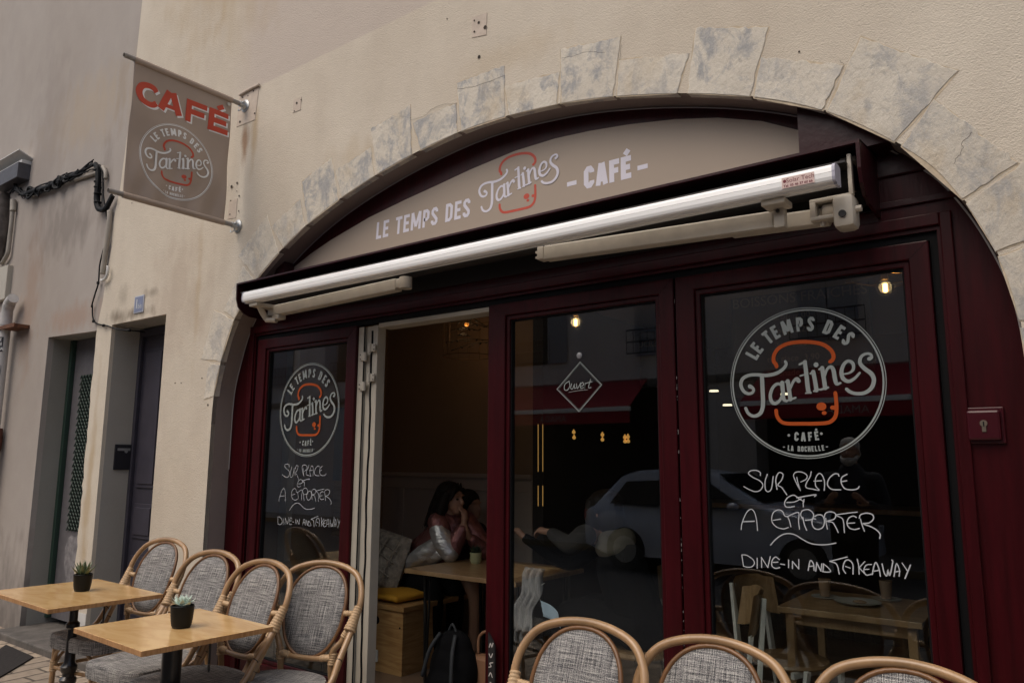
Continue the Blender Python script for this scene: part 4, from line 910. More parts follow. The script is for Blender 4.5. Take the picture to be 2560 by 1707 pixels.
def arm(A, Bq, h, dpt):
    A, Bq = Vector(A), Vector(Bq); L_ = (Bq-A).length; ang = atan2(Bq.z-A.z, Bq.x-A.x); yaw_ = atan2(Bq.y-A.y, Bq.x-A.x)
    T = Matrix.Translation(A) @ Matrix.Rotation(yaw_, 4, 'Z') @ Matrix.Rotation(-ang, 4, 'Y')
    b = B(); b.box(0, L_, -dpt/2, dpt/2, -h/2, h/2, .008, mat=T); b.box(.0, L_, -dpt/2-.002, -dpt/2+.001, -h/2+.004, -h/2+.009, mat=T); return b
arm((-3.98, -.235, 2.372), (-2.86, -.235, 2.392), .066, .055).build('folding_arm', M['ivory'], aw)
arm((-1.90, -.245, 2.403), (-.86, -.245, 2.362), .068, .055).build('folding_arm', M['ivory'], aw)
arm((-1.05, -.20, 2.372), (-.68, -.21, 2.352), .062, .05).build('folding_arm', M['ivory'], aw)
b = B()  # left knuckle and elbow
b.box(-4.00, -3.92, -.38, -.24, 2.385, 2.407, .004); b.tube([(-3.97, -.33, 2.40), (-3.975, -.30, 2.36), (-3.975, -.27, 2.325)], .018, 10); b.tube([(-3.975, -.27, 2.318), (-3.90, -.25, 2.310)], .017, 10, smooth=False); b.box(-3.93, -3.86, -.265, -.21, 2.315, 2.342, .004)
b.build('arm_joint', M['ivory'], aw, smooth='auto'); b = B(); b.lathe([(.034, -.03), (.034, .03)], (-2.81, -.235, 2.395), 16); b.box(-2.86, -2.80, -.262, -.208, 2.37, 2.42, .004); b.build('arm_joint', M['ivory'], aw, smooth='auto')
b = B()
b.box(-.875, -.79, -.37, -.28, 2.385, 2.407, .004); b.box(-.852, -.812, -.31, -.272, 2.315, 2.39, .006); b.build('arm_bracket', M['ivory'], aw, smooth='auto'); b = B()
b.box(-.735, -.60, -.265, -.20, 2.33, 2.345, .003); b.box(-.735, -.60, -.265, -.20, 2.395, 2.41, .003); b.box(-.735, -.715, -.265, -.20, 2.34, 2.40, .003); b.box(-.70, -.64, -.25, -.21, 2.345, 2.39, .01)
b.box(-.655, -.583, -.285, -.19, 2.285, 2.405, .018); b.box(-.60, -.585, -.27, -.24, 2.40, 2.55, .004); b.box(-.64, -.585, -.20, -.02, 2.545, 2.565, .003); b.tube([(-.585, -.25, 2.35), (-.565, -.25, 2.35)], .012, 10, smooth=False); b.tube([(-.70, -.235, 2.33), (-.70, -.235, 2.312)], .010, 10, smooth=False)
b.build('arm_joint', M['ivory'], aw, smooth='auto')
b = B(); b.box(-1.935, -1.90, -.272, -.218, 2.375, 2.435, .004); b.box(-1.95, -1.935, -.262, -.228, 2.385, 2.395); b.box(-1.95, -1.935, -.262, -.228, 2.41, 2.42); b.build('arm_joint', M['ivory'], aw)
b = B(); b.lathe([(.013, 0), (.013, .006)], (-.62, -.288, 2.33), 12, axis=(0, -1, 0)); b.lathe([(.007, 0), (.007, .008)], (-.833, -.312, 2.375), 10, axis=(0, -1, 0)); b.build('bolt', M['dark'], aw)
b = B(); b.box(-.785, -.675, -.4092, -.4081, 2.420, 2.458); st = b.build('maker_sticker', M['sticker'], aw)
font_text('Solar Tech', .022, FRONT(-.722, -.4096, 2.445), M['stickink'], 'sticker_lettering', st)
font_text('Tel. 05 46 37 60 66', .0125, FRONT(-.730, -.4096, 2.427), M['stickink'], 'sticker_lettering', st, .0004)
b = B(); b.lathe([(.006, 0), (.006, .0006)], (-.775, -.4092, 2.445), 12, axis=(0, -1, 0)); b.build('sticker_emblem', M['stickink'], st)
# ---- key switch ----------------------------------------------------
t = thing('key_switch_box', 'small dark red square key switch box on the right jamb', 'switch box', (-.279, -.018, 1.60))
b = B(); b.box(-.048, .048, -.03, 0, -.050, .050, .008); b.box(-.058, .058, -.012, -.0001, -.06, .06, .003); b.build('box', mat('glossy_red_box', (.045, .0025, .007), .3, coat=.15, spec=.35), t)
b = B(); b.lathe([(.011, 0), (.011, .005)], (.0, -.03, .006), 14, axis=(0, -1, 0)); b.box(-.006, .006, -.034, -.030, -.022, .0, .001); b.build('lock_cylinder', mat('brassy_metal', (.3, .26, .2), .35, .8), t)
b = B(); b.box(-.0018, .0018, -.0365, -.035, -.004, .012); b.build('keyhole', M['black'], t)

# ---- hanging banner ------------------------------------------------
FX = -4.5
t = thing('cafe_banner', 'taupe hanging banner with big red CAFÉ lettering and round logo, on two grey poles', 'banner')
for z0, y1 in ((3.905, -1.015), (3.035, -1.035)):
    b = B(); b.tube([(FX, -.20, z0), (FX, y1, z0+.003)], .016, 14, smooth=False); b.build('pole', M['pole'], t, smooth='auto')
    b = B(); b.lathe([(.012, 0), (.012, .002)], (FX, y1-.0005, z0+.003), 12, axis=(0, -1, 0)); b.build('pole_bore', M['hole'], t)
    b = B(); b.lathe([(.045, 0), (.045, .006), (.03, .012), (.022, .03), (.020, .05)], (FX, YW-.001, z0), 20, axis=(0, -1, 0)); b.tube([(FX+.01, -.20, z0-.02), (FX+.02, -.215, z0-.045), (FX, -.225, z0-.055), (FX-.015, -.215, z0-.035)], .004, 8); b.tube([(FX-.02, -.205, z0+.01), (FX+.03, -.205, z0+.01)], .008, 8, smooth=False)
    f_ = b.build('wall_flange', M['steel'], t, smooth='auto')
    b = B()
    for a in range(4): b.lathe([(.0075, 0), (.0075, .001)], (FX+.033*cos(a*pi/2+.6), YW-.0078, z0+.033*sin(a*pi/2+.6)), 10, axis=(0, -1, 0))
    b.build('flange_hole', M['hole'], f_)
def wave_x(y, z):
    e = min(1, max(0, (-.28-y)/.15)) ; k = (z-3.05)/.85
    return .010*sin(y*22+z*6)*(1-k)*.7 + .016*sin((y*9+z*13))*.5*sin(pi*min(1, max(0, k))) + .004*sin(y*40-z*14)*max(0, 1-k*1.3)
b = B(); ny, nz_ = 110, 110; V = []
for i in range(ny+1):
    y = -.95+(.67)*i/ny
    V.append([b.bm.verts.new((FX+wave_x(y, 3.045+.85*j/nz_), y, 3.045+.85*j/nz_)) for j in range(nz_+1)])
for i in range(ny):
    for j in range(nz_): b.bm.faces.new((V[i][j], V[i+1][j], V[i+1][j+1], V[i][j+1]))
o = b.build('cloth', M['banner'], t, smooth=True); md = o.modifiers.new('th', 'SOLIDIFY'); md.thickness = .0012; md.offset = 0
for z0 in (3.905, 3.035):
    b = B(); b.tube([(FX, -.95, z0), (FX, -.28, z0)], .020, 16, smooth=False); b.build('sleeve', M['banner'], t, smooth='auto')
b = B(); b.lathe([(.012, 0), (.012, .002)], (FX+.008, -.305, 3.865), 12, axis=(1, 0, 0)); b.build('eyelet', M['steel'], t)
NX = Vector((1, 0, 0))
def bx_(a, b_): p = UX(*zB(a, b_), FX); return p.y, p.z
LB = [('C', (155, 375), (352, 375), (250, 280), (255, 480)), ('A', (338, 480), (545, 520), (445, 362), (445, 530)), ('F', (572, 500), (740, 520), (595, 420), (590, 600)), ('E', (752, 590), (912, 610), (775, 490), (770, 670))]
def on_cloth(p):  # the print follows the folds of the cloth
    return Vector((p.x + wave_x(p.y, p.z), p.y, p.z))
def cafe_letters(name, m, dy, dz, dx):
    i = Ink((FX+dx, dy, dz), (0, 1, 0), (0, 0, 1), (1, 0, 0)); i.seg = .02; i.warp = on_cloth
    for ch, l, r, tp, bt in LB:
        y0, y1 = bx_(*l)[0], bx_(*r)[0]; zt, zb = bx_(*tp)[1], bx_(*bt)[1]; h = zt-zb; w = y1-y0
        P_ = lambda a, c: (y0+a*w, zb+c*h)
        V_, H_ = .27*w, .23*h          # stem and bar thickness
        vx, hz = V_/2/w, H_/2/h
        if ch == 'C': i.stroke([P_(.90, .74), P_(.76, .86), P_(.52, .885), P_(.26, .78), (y0+vx*w, zb+.5*h), P_(.26, .22), P_(.52, .115), P_(.76, .14), P_(.92, .27)], [H_*.95, H_, H_, V_*1.0, V_*1.1, V_*1.0, H_, H_, H_*.95], cap='none')
        elif ch == 'A':
            i.stroke([P_(.13, 0), P_(.44, 1)], V_*.98, smooth=False, cap='none'); i.stroke([P_(.87, 0), P_(.56, 1)], V_*.98, smooth=False, cap='none'); i.stroke([P_(.25, .27), P_(.75, .27)], H_*.8, smooth=False, cap='none')
        else:
            i.stroke([P_(vx, 0), P_(vx, 1)], V_, smooth=False, cap='none'); i.stroke([P_(0, 1-hz), P_(1, 1-hz)], H_, smooth=False, cap='none'); i.stroke([P_(0, .5), P_(.9, .5)], H_, smooth=False, cap='none')
            if ch == 'E': i.stroke([P_(0, hz), P_(1, hz)], H_, smooth=False, cap='none'); i.stroke([P_(.42, 1.07), P_(.72, 1.26)], H_*.9, smooth=False, cap='none')
    return i.build(name, m, t)
cafe_letters('letter_shadow', M['bwhite'], .012, -.009, .0016)
cafe_letters('lettering', M['redor'], 0, 0, .0028)
c1, c2 = bx_(185, 870), bx_(792, 990); ct, cbm = bx_(420, 618), bx_(570, 1247)
cyc, czc, rr = (c1[0]+c2[0])/2, (ct[1]+cbm[1])/2, (c2[0]-c1[0])/2
logo((FX+.0022, cyc, czc), (0, 1, 0), (0, 0, 1), (1, 0, 0), rr, t, M['bwhite'], M['redor'], warp=on_cloth)

# ---- rattan chairs -------------------------------------------------
def uv_planar(o, ax, ay, s=1):
    me = o.data; uv = me.uv_layers.new(name='UVMap')
    for l in me.loops:
        c = me.vertices[l.vertex_index].co; uv.data[l.index].uv = (c[ax]*s, c[ay]*s)
SL = .268
def bp(x, z):  # the leaning plane of the backrest
    return Vector((x, .125+(z-.45)*SL + max(0, z-.70)**1.5*.32, z))
def ripple(A, Bq, r, n=9):
    A, Bq = Vector(A), Vector(Bq); pts = []; rs = []
    for i in range(n*4+1):
        pts.append(A.lerp(Bq, i/(n*4))); rs.append(r-.0012+.0036*abs(sin(pi*i/4)))
    return pts, rs
def make_chair():
    t = thing('rattan_chair', '', 'chair')
    hoop = [(.235, .70), (.244, .765), (.231, .83), (.186, .888), (.105, .920), (0, .932), (-.105, .920), (-.186, .888), (-.231, .83), (-.244, .765), (-.235, .70)]
    H = [Vector((.208, -.15, .415)), Vector((.232, .0, .455)), Vector((.234, .075, .55)), Vector((.235, .15, .64))] + [bp(x, z) for x, z in hoop] + [Vector((-.235, .15, .64)), Vector((-.234, .075, .55)), Vector((-.232, .0, .455)), Vector((-.208, -.15, .415))]
    b = B(); b.tube(H, .0145, 12); b.build('back_hoop', M['rattan'], t, smooth=True)
    oz, ow, oh = .718, .166, .196
    def ov(a, k=1.0, dz=0): 
        c_, s_ = cos(a), sin(a); e = .9
        x = ow*k*(abs(c_)**e)*(1 if c_ >= 0 else -1); z = oz+oh*k*(abs(s_)**e)*(1 if s_ >= 0 else -1); x *= 1+.06*s_; return x, z
    N = 48; b = B(); b.tube([bp(*ov(2*pi*i/N)) for i in range(N)], .0085, 8, smooth=False, closed=True); b.build('oval_frame', M['rdark'], t, smooth=True)
    b = B(); c0 = b.bm.verts.new(bp(0, oz)+Vector((0, .012, 0))); rings = []
    for k in (.33, .66, .97): rings.append([b.bm.verts.new(bp(*ov(2*pi*i/N, k))+Vector((0, .012*(1-k*k), 0))) for i in range(N)])
    for i in range(N):
        b.bm.faces.new((c0, rings[0][i], rings[0][(i+1) % N]))
        for A_, B_ in zip(rings, rings[1:]): b.bm.faces.new((A_[i], B_[i], B_[(i+1) % N], A_[(i+1) % N]))
    o = b.build('woven_back', M['weave'], t, smooth=True); uv_planar(o, 0, 2); md = o.modifiers.new('th', 'SOLIDIFY'); md.thickness = .006; md.offset = 0
    for s in (-1, 1):
        b = B(); b.tube([bp(s*.232, .70), bp(s*.185, .61), Vector((s*.142, .146, .53)), Vector((s*.152, .175, .3)), Vector((s*.175, .25, 0))], .0145, 10); b.build('rear_leg', M['rattan'], t, smooth=True)
        b = B(); b.tube([Vector((s*.19, -.235, .42)), Vector((s*.192, -.24, .2)), Vector((s*.20, -.25, 0))], .0150, 10); b.build('front_leg', M['rattan'], t, smooth=True)
        b = B(); b.tube([bp(s*.228, .68), Vector((s*.222, .12, .57)), Vector((s*.214, .06, .46)), Vector((s*.205, .03, .41))], .0130, 10); b.build('arm_brace', M['rattan'], t, smooth=True)
        b = B(); p_, r_ = ripple(bp(s*.239, .755), bp(s*.226, .655)+Vector((0, -.02, 0)), .018, 9); r_ = [x+.011*(k/len(r_))**1.5 for k, x in enumerate(r_)]; b.tube(p_, r_, 12, smooth=False)
        p_, r_ = ripple(bp(s*.208, .655), bp(s*.190, .62), .0175, 4); b.tube(p_, r_, 10, smooth=False)
        p_, r_ = ripple(bp(s*.236, .725), bp(s*.168, .722), .0115, 6); b.tube(p_, r_, 10, smooth=False)
        b.build('cane_wrap', M['rwrap'], t, smooth=True); b = B()
        p_, r_ = ripple(Vector((s*.150, .152, .555)), Vector((s*.144, .148, .50)), .0175, 5); b.tube(p_, r_, 10, smooth=False)
        p_, r_ = ripple(Vector((s*.144, .146, .532)), Vector((s*.085, .146, .526)), .0150, 5); b.tube(p_, r_, 10, smooth=False)
        b.build('cane_wrap', M['rwrap'], t, smooth=True); b = B()
        p_, r_ = ripple(Vector((s*.192, -.238, .26)), Vector((s*.191, -.237, .32)), .0180, 5); b.tube(p_, r_, 10, smooth=False)
        b.build('cane_wrap', M['rwrap'], t, smooth=True)
        b = B(); b.lathe([(.0153, -.0022), (.0153, .0022)], Vector((s*.234, .072, .546)), 12, axis=(0, -.75, -.66)); b.build('cane_node', M['node'], t); b = B(); b.lathe([(.0139, -.002), (.0139, .002)], Vector((s*.2165, .08, .495)), 12, axis=(0, -.5, -.86)); b.build('cane_node', M['node'], t)
        b = B(); b.tube([Vector((s*.19, -.235, .29)), Vector((s*.18, -.03, .285)), Vector((s*.155, .185, .28))], .010, 8); b.tube([Vector((s*.19, -.24, .28)), Vector((s*.17, -.245, .35)), Vector((s*.11, -.245, .395)), Vector((0, -.245, .405))], .009, 8); b.tube([Vector((s*.19, -.24, .28)), Vector((s*.185, -.20, .35)), Vector((s*.18, -.13, .40))], .009, 8); b.build('side_stretcher', M['rattan'], t, smooth=True)
    b = B(); b.tube([(-.142, .146, .53), (0, .144, .520), (.142, .146, .53)], .0130, 10); b.build('cross_rail', M['rattan'], t, smooth=True); b = B(); b.tube([(-.19, -.238, .285), (0, -.24, .28), (.19, -.238, .285)], .010, 8); b.build('cross_rail', M['rattan'], t, smooth=True)
    # seat: straight front with soft corners, rounded rear, in woven cloth
    out = []
    for i in range(48):
        a = 2*pi*i/48; c_, s_ = cos(a), sin(a)
        e = .32 if s_ < 0 else .95
        x = .222*abs(c_)**(e if s_ < 0 else .8)*(1 if c_ > 0 else -1); y = -.07 + (.215 if s_ < 0 else .20)*abs(s_)**e*(1 if s_ > 0 else -1); out.append((x, y))
    b = B(); prof = [(.95, .392), (1.0, .396), (1.008, .41), (1.006, .452), (.985, .466), (.93, .470), (.6, .466), (.2, .462)]
    R_ = [[b.bm.verts.new((x*k, (y+.05)*k-.05, z)) for x, y in out] for k, z in prof]
    for A_, B_ in zip(R_, R_[1:]):
        for i in range(48): b.bm.faces.new((A_[i], A_[(i+1) % 48], B_[(i+1) % 48], B_[i]))
    b.bm.faces.new(R_[0][::-1]); b.bm.faces.new(R_[-1])
    o = b.build('seat', M['weave'], t, smooth='auto'); me = o.data; uv = me.uv_layers.new(name='UVMap')
    for p_ in me.polygons:
        n_ = p_.normal
        for li in p_.loop_indices:
            c = me.vertices[me.loops[li].vertex_index].co
            uv.data[li].uv = (c.x, c.y) if abs(n_.z) > .6 else ((c.x, c.z) if abs(n_.y) > abs(n_.x) else (c.y, c.z))
    return t
ch0 = make_chair()
# (apex pixel, height of apex above ground plane, rotation, label)
CH = [((-4.52, -.758), .05, 7, 'rattan chair furthest left, behind the table with the spiky aloe'), ((545, 1380), .048, 6, 'second rattan chair from the left, in front of the arch edge'),
      ((672, 1404), .043, 1, 'third rattan chair from the left, its back just over the corner of the nearer table'), ((-2.972, -.760), .04, 16, 'rattan chair beside the open doorway, right end of the left row'),
      ((1468, 1556), .012, 0, 'rattan chair low in front of the middle glass door'), ((1792, 1601), .0, 0, 'rattan chair low in front of the seam between two glass doors'), ((2266, 1660), .0, 0, 'rattan chair at the bottom right corner, cropped by the picture edge')]
for k, ((u, v), g_, rot, lab) in enumerate(CH):
    r = radians(rot); o = ch0 if k == 0 else copy_tree(ch0)
    if u < 0: o.location = (u, v, g_)
    else:
        P = UZ(u, v, .93+g_); off = Matrix.Rotation(r, 3, 'Z') @ Vector((0, bp(0, .93).y, 0)); o.location = (P.x-off.x, P.y-off.y, g_)
    o.rotation_euler = (0, 0, r); o['label'] = lab; o['group'] = 'rattan terrace chairs with grey woven backs'

# ---- bistro tables -------------------------------------------------
def table(label, c, sx, sy, rot, fat=False):
    t = thing('bistro_table', label, 'table', (c[0], c[1], 0), rot, 'square wooden bistro tables')
    b = B(); b.box(-sx/2, sx/2, -sy/2, sy/2, .728, .75, .002); o = b.build('tabletop', [M['tabletop'], M['tableedge']], t)
    for p in o.data.polygons:
        if abs(p.normal.z) < .5: p.material_index = 1
    b = B()
    if fat: b.lathe([(.060, .02), (.045, .05), (.041, .08), (.041, .716), (.05, .7165), (.05, .7275)], seg=28)
    else: b.lathe([(.030, .02), (.027, .20), (.028, .27), (.040, .285), (.043, .305), (.030, .32), (.030, .335), (.041, .35), (.042, .37), (.028, .39), (.026, .45), (.023, .56), (.034, .572), (.034, .590), (.022, .602), (.021, .70), (.033, .712), (.033, .7275)], seg=20)
    b.build('pedestal', M['iron'], t, smooth='auto')
    b = B(); b.box(-.2, .2, -.02, .02, .716, .7275, .003); b.box(-.02, .02, -.2, .2, .7155, .7277, .003); b.build('top_bracket', M['iron'], t)
    for a in range(4):
        b = B(); b.tube([(0, 0, .09), (.1*cos(a*pi/2+pi/4), .1*sin(a*pi/2+pi/4), .07), (.24*cos(a*pi/2+pi/4), .24*sin(a*pi/2+pi/4), .02), (.27*cos(a*pi/2+pi/4), .27*sin(a*pi/2+pi/4), .012)], [.02, .018, .015, .012], 8); b.build('foot', M['iron'], t, smooth=True)
    b = B(); b.tube([(.13, .10, .716), (.13, .10, .62), (.135, .095, .59), (.155, .085, .578), (.175, .075, .59), (.18, .07, .61)], .005, 8); b.build('bag_hook', M['iron'], t, smooth=True)
    return t
table('square pine bistro table further left carrying the spiky aloe', (-4.485, -1.02), .80, .57, radians(-1.5))
table('square pine bistro table nearer the camera carrying the pale rosette succulent', (-3.255, -1.14), .625, .575, radians(-2), True)
def pot(name, label, P, s=1):
    t = thing(name, label, 'potted plant', P)
    pr = [(.036, 0)]; n = 16
    for i in range(n+1):
        z = .004+.085*i/n; pr.append((.037+.011*(i/n)**.5+(.0012 if i % 2 else 0), z))
    pr += [(.045, .091), (.044, .083)]
    b = B(); b.lathe([(r*s, z*s) for r, z in pr], seg=24); b.build('pot', M['pot'], t, smooth='auto')
    b = B(); b.lathe([(.043*s, .078*s), (.02*s, .084*s), (.002*s, .085*s)], seg=16); b.build('soil', M['soil'], t)
    return t
def succ_leaf(b, base, d, L_, w, th, up=.0, seg=6):
    d = Vector(d).normalized(); side = d.cross(Vector((0, 0, 1))).normalized(); nrm = side.cross(d)
    rings = []
    for i in range(seg+1):
        t_ = i/seg; c = Vector(base)+d*L_*t_+Vector((0, 0, up*t_*t_*L_)); k = sin(pi*min(1, (t_*.85+.15)))**.8*(1-t_**4) if i < seg else .02
        rings.append([b.bm.verts.new(c+side*w*k*cos(a)+nrm*th*k*sin(a)) for a in [2*pi*j/8 for j in range(8)]])
    for A_, B_ in zip(rings, rings[1:]):
        for j in range(8): b.bm.faces.new((A_[j], A_[(j+1) % 8], B_[(j+1) % 8], B_[j]))
    b.bm.faces.new(rings[-1])
t = pot('potted_aloe', 'small spiky green aloe in a black pot on the left table', UZ(204.5, 1476, .7505))
for k in range(15):
    a = k*2.4; e = radians(25+k*4.2); b = B(); succ_leaf(b, (.008*cos(a), .008*sin(a), .080), (cos(a)*cos(e), sin(a)*cos(e), sin(e)), .080-.001*k, .0125, .005, .25); b.build('leaf', M['aloe'], t, smooth=True)
t = pot('potted_echeveria', 'pale blue green rosette succulent in a black pot on the nearer table', UZ(453, 1567, .7505), 1.02)
for k in range(26):
    a = k*2.4; e = radians(8+k*2.6); b = B(); succ_leaf(b, (.004*cos(a), .004*sin(a), .088+.0004*k), (cos(a)*cos(e), sin(a)*cos(e), sin(e)), .058-.0014*k, .019-.0004*k, .004, .35); b.build('leaf', M['eche'], t, smooth=True)
# grate / mat on the pavement
t = thing('floor_mat', 'dark ribbed mat lying on the paving at the bottom left corner', 'mat')
q = [UZ(u, v, .012) for u, v in ((-30, 1640), (15, 1610), (84, 1640), (0, 1690))]
q = [(p.x, p.y) for p in q]; B().prism(q, .001, .012, plane='xy').build('mat_base', mat('dark_brown_mat', (.014, .011, .010), .9, var=.3, vscale=60, bump=.004, bscale=60), t)

# ================================================================== INSIDE THE CAFE
t = thing('bench_crate', 'pine box bench with a round hole just inside the doorway', 'bench')
b = B(); b.box(-4.9, -3.86, .86, .885, .02, .44, .003); b.box(-3.885, -3.86, .8855, 1.25, .02, .44, .003); b.box(-4.9, -3.84, .845, 1.6, .441, .475, .004); b.build('box', M['pine'], t)
p = UY(*z5(147, 1190), .858); b = B(); b.lathe([(.028, 0), (.026, .002)], (p.x, .8585, p.z), 20, axis=(0, -1, 0)); b.build('handle_hole', M['black'], t)
b = B()
for a_, c in ((268, 1130), (258, 1535), (285, 1240)): p = UY(*z5(a_, c), .858); b.lathe([(.007, 0), (.007, .002)], (p.x, .8585, p.z), 10, axis=(0, -1, 0))
b.build('screw', M['black'], t)
t = thing('wall_socket', 'white power socket on the pine bench box', 'socket'); p = UY(*z5(130, 1400), .855)
b = B(); b.box(p.x-.04, p.x+.04, .848, .8595, p.z-.04, p.z+.04, .004); b.build('plate', M['white'], t); b = B(); b.lathe([(.02, 0), (.018, .003)], (p.x, .8478, p.z), 16, axis=(0, -1, 0)); b.build('socket_well', M['ivory'], t)
t = fuse('yellow_cushion', [('e', (-4.12, 1.05, .515), (.20, .2, .035)), ('c', [(-4.28, .9, .51), (-3.97, .9, .51)], [.025, .025]), ('c', [(-3.97, .9, .505), (-3.95, 1.15, .51)], [.025, .025])], M['yellow'], None, .012); tag(t, 'mustard yellow seat cushion on the pine bench', 'cushion')
p0 = UY(*z5(190, 870), 1.05)
b = B(); nx_, nz_ = 24, 24; V = []
T = Matrix.Translation((p0.x-.05, 1.12, .73)) @ Matrix.Rotation(radians(-14), 4, 'X') @ Matrix.Rotation(radians(10), 4, 'Y')
for s in (-1, 1):
    G = [[b.bm.verts.new(T @ Vector((.2*u_, s*(.075*((1-u_*u_)*(1-v_*v_))**.4+.003*abs(sin(u_*30)*cos(v_*22))), .2*v_))) for v_ in [-1+2*j/nz_ for j in range(nz_+1)]] for u_ in [-1+2*i_/nx_ for i_ in range(nx_+1)]]
    for i_ in range(nx_):
        for j in range(nz_): b.bm.faces.new((G[i_][j], G[i_+1][j], G[i_+1][j+1], G[i_][j+1]))
t = thing('macrame_pillow', 'beige knotted macrame pillow leaning on the bench', 'pillow'); bmesh.ops.remove_doubles(b.bm, verts=b.bm.verts, dist=.0005); b.build('cover', M['macrame'], t, smooth=True)
b = B()
for x in (-.12, -.02, .1): b.tube([T @ Vector((x, -.082, -.16)), T @ Vector((x+.02, -.092, 0)), T @ Vector((x+.05, -.08, .16))], .006, 6)
for z in (-.1, 0, .08): b.tube([T @ Vector((-.16, -.08, z)), T @ Vector((0, -.095, z+.03)), T @ Vector((.16, -.08, z))], .005, 6)
for k in range(14): b.tube([T @ Vector((-.18+k*.025, -.02, -.19)), T @ Vector((-.18+k*.026, -.06, -.235))], .004, 5, smooth=False)
b.build('knotted_cords', M['macrame'], t, smooth=True)
t = thing('cafe_table', 'oak topped cafe table where the girl leans on her elbows', 'table', (-3.30, 1.13, 0))
b = B(); b.box(-.46, .48, -.37, .40, .722, .75, .003); b.build('tabletop', M['oak'], t)
for x in (-.35, .38):
    for y in (-.28, .30): b = B(); b.tube([(x, y, .722), (x+.02, y, .02)], .012, 8, smooth=False); b.tube([(x+.05, y, .722), (x+.02, y, .02)], .008, 8, smooth=False); b.build('leg', M['iron'], t)
P = UZ(*z5(738, 853), .7505)
t = thing('pale_pot_plant', 'small plant in a pale green pot on the table by the girl', 'potted plant', P)
b = B(); b.lathe([(.032, 0), (.040, .02), (.042, .075), (.038, .075), (.036, .06)], seg=20); b.build('pot', M['ltpot'], t, smooth='auto')
b = B()
for k in range(22): a = k*2.4; e = radians(30+k*2.5); succ_leaf(b, (.01*cos(a), .01*sin(a), .06), (cos(a)*cos(e), sin(a)*cos(e), sin(e)), .06, .012, .003, .2)
b.build('foliage', M['plant'], t, smooth=True)

def V5(a, b_, y): return UY(*z5(a, b_), y)
# the girl ----------------------------------------------------------
YG = 1.32
hd = V5(598, 472, YG); t = thing('person', 'girl in a shiny silver and rose jacket leaning on the table, hand at her mouth', 'person', (0, 0, 0))
def head_prims(c, s=1.0, fx=1, tilt=0):
    """profile towards fx*x"""
    c = Vector(c); k = s
    def q(dx, dy, dz): return c+Vector((dx*fx, dy, dz))*k
    return [('e', q(-.012, 0, .022), (.088*k, .072*k, .090*k)), ('e', q(.035, 0, -.028), (.052*k, .056*k, .066*k)), ('e', q(.058, 0, -.082), (.028*k, .034*k, .026*k)),
            ('c', [q(.078, 0, .012), q(.100, 0, -.022)], [.010*k, .014*k]), ('c', [q(.082, .018, -.055), q(.090, 0, -.052), q(.082, -.018, -.055)], [.007*k, .009*k, .007*k]), ('c', [q(.080, .016, -.068), q(.086, 0, -.067), q(.080, -.016, -.068)], [.007*k, .008*k, .007*k]),
            ('e', q(-.008, -.072, -.012), (.016*k, .010*k, .026*k)), ('e', q(-.008, .072, -.012), (.016*k, .010*k, .026*k)),
            ('e', q(.070, -.030, .030), (.016*k, .022*k, .008*k)), ('e', q(.070, .030, .030), (.016*k, .022*k, .008*k))]
def hand_prims(w, k_, palm_dir, curl, spread, s=1.0, side=1):
    """w wrist, palm_dir forward, curl = direction the fingers bend to"""
    w = Vector(w); f = Vector(palm_dir).normalized(); cdir = Vector(curl).normalized(); sp = Vector(spread).normalized()
    pr = [('c', [w, w+f*.035*s, w+f*.075*s], [.019*s, .024*s, .025*s])]
    for i, L_ in enumerate((.066, .076, .070, .055)):
        b0 = w+f*.075*s+sp*(-.027+.018*i)*s
        p1 = b0+(f*.8+cdir*.5).normalized()*L_*.45*s; p2 = p1+(f*.25+cdir*.95).normalized()*L_*.33*s; p3 = p2+(cdir*.9-f*.3).normalized()*L_*.25*s
        pr.append(('c', [b0, p1, p2, p3], [.0095*s, .0088*s, .008*s, .007*s]))
    b0 = w+f*.03*s-sp*.024*s; pr.append(('c', [b0, b0+(f*.5-sp*.7+cdir*.3).normalized()*.035*s, b0+(f*.9-sp*.4+cdir*.7).normalized()*.062*s], [.011*s, .0098*s, .0085*s]))
    return pr
sh = V5(512, 610, YG-.10); shf = sh+Vector((.05, .27, .0)); el = V5(590, 800, YG-.10); el.z = .80
hn = V5(672, 560, YG-.03); wr = V5(668, 620, YG-.04); elf = Vector((el.x+.13, YG+.16, .80)); wrf = V5(700, 700, YG); hip = V5(300, 930, YG+.02)
neck = hd+Vector((-.035, 0, -.13)); chest = (sh+shf)/2+Vector((-.03, 0, -.08))
body = head_prims(hd, 1.04) + [('c', [hd+Vector((-.03, 0, -.05)), neck], [.052, .055]), ('c', [neck, chest, hip.lerp(chest, .35), hip], [.06, .12, .115, .13]), ('c', [sh, shf], [.055, .055]),
    ('c', [sh, el], [.048, .038]), ('c', [el, wr], [.036, .024]), ('c', [shf, elf], [.048, .038]), ('c', [elf, wrf], [.036, .024]),
    ('c', [hip+Vector((0, -.08, -.05)), Vector((hip.x+.42, YG-.10, .54)), Vector((hip.x+.45, YG-.12, .10)), Vector((hip.x+.55, YG-.12, .06))], [.085, .062, .045, .04]), ('c', [hip+Vector((0, .08, -.05)), Vector((hip.x+.42, YG+.12, .54)), Vector((hip.x+.45, YG+.12, .10)), Vector((hip.x+.55, YG+.12, .06))], [.085, .062, .045, .04])]
body += hand_prims(wr, .8, (hn-wr), (-.9, -.1, .25), (0, -1, .1), .95)
body += hand_prims(wrf, .8, (V5(672, 640, YG-.05)-wrf), (-.6, -.5, -.1), (.3, .2, .9), .95)
fuse('body', body, M['skin'], t, .0065)
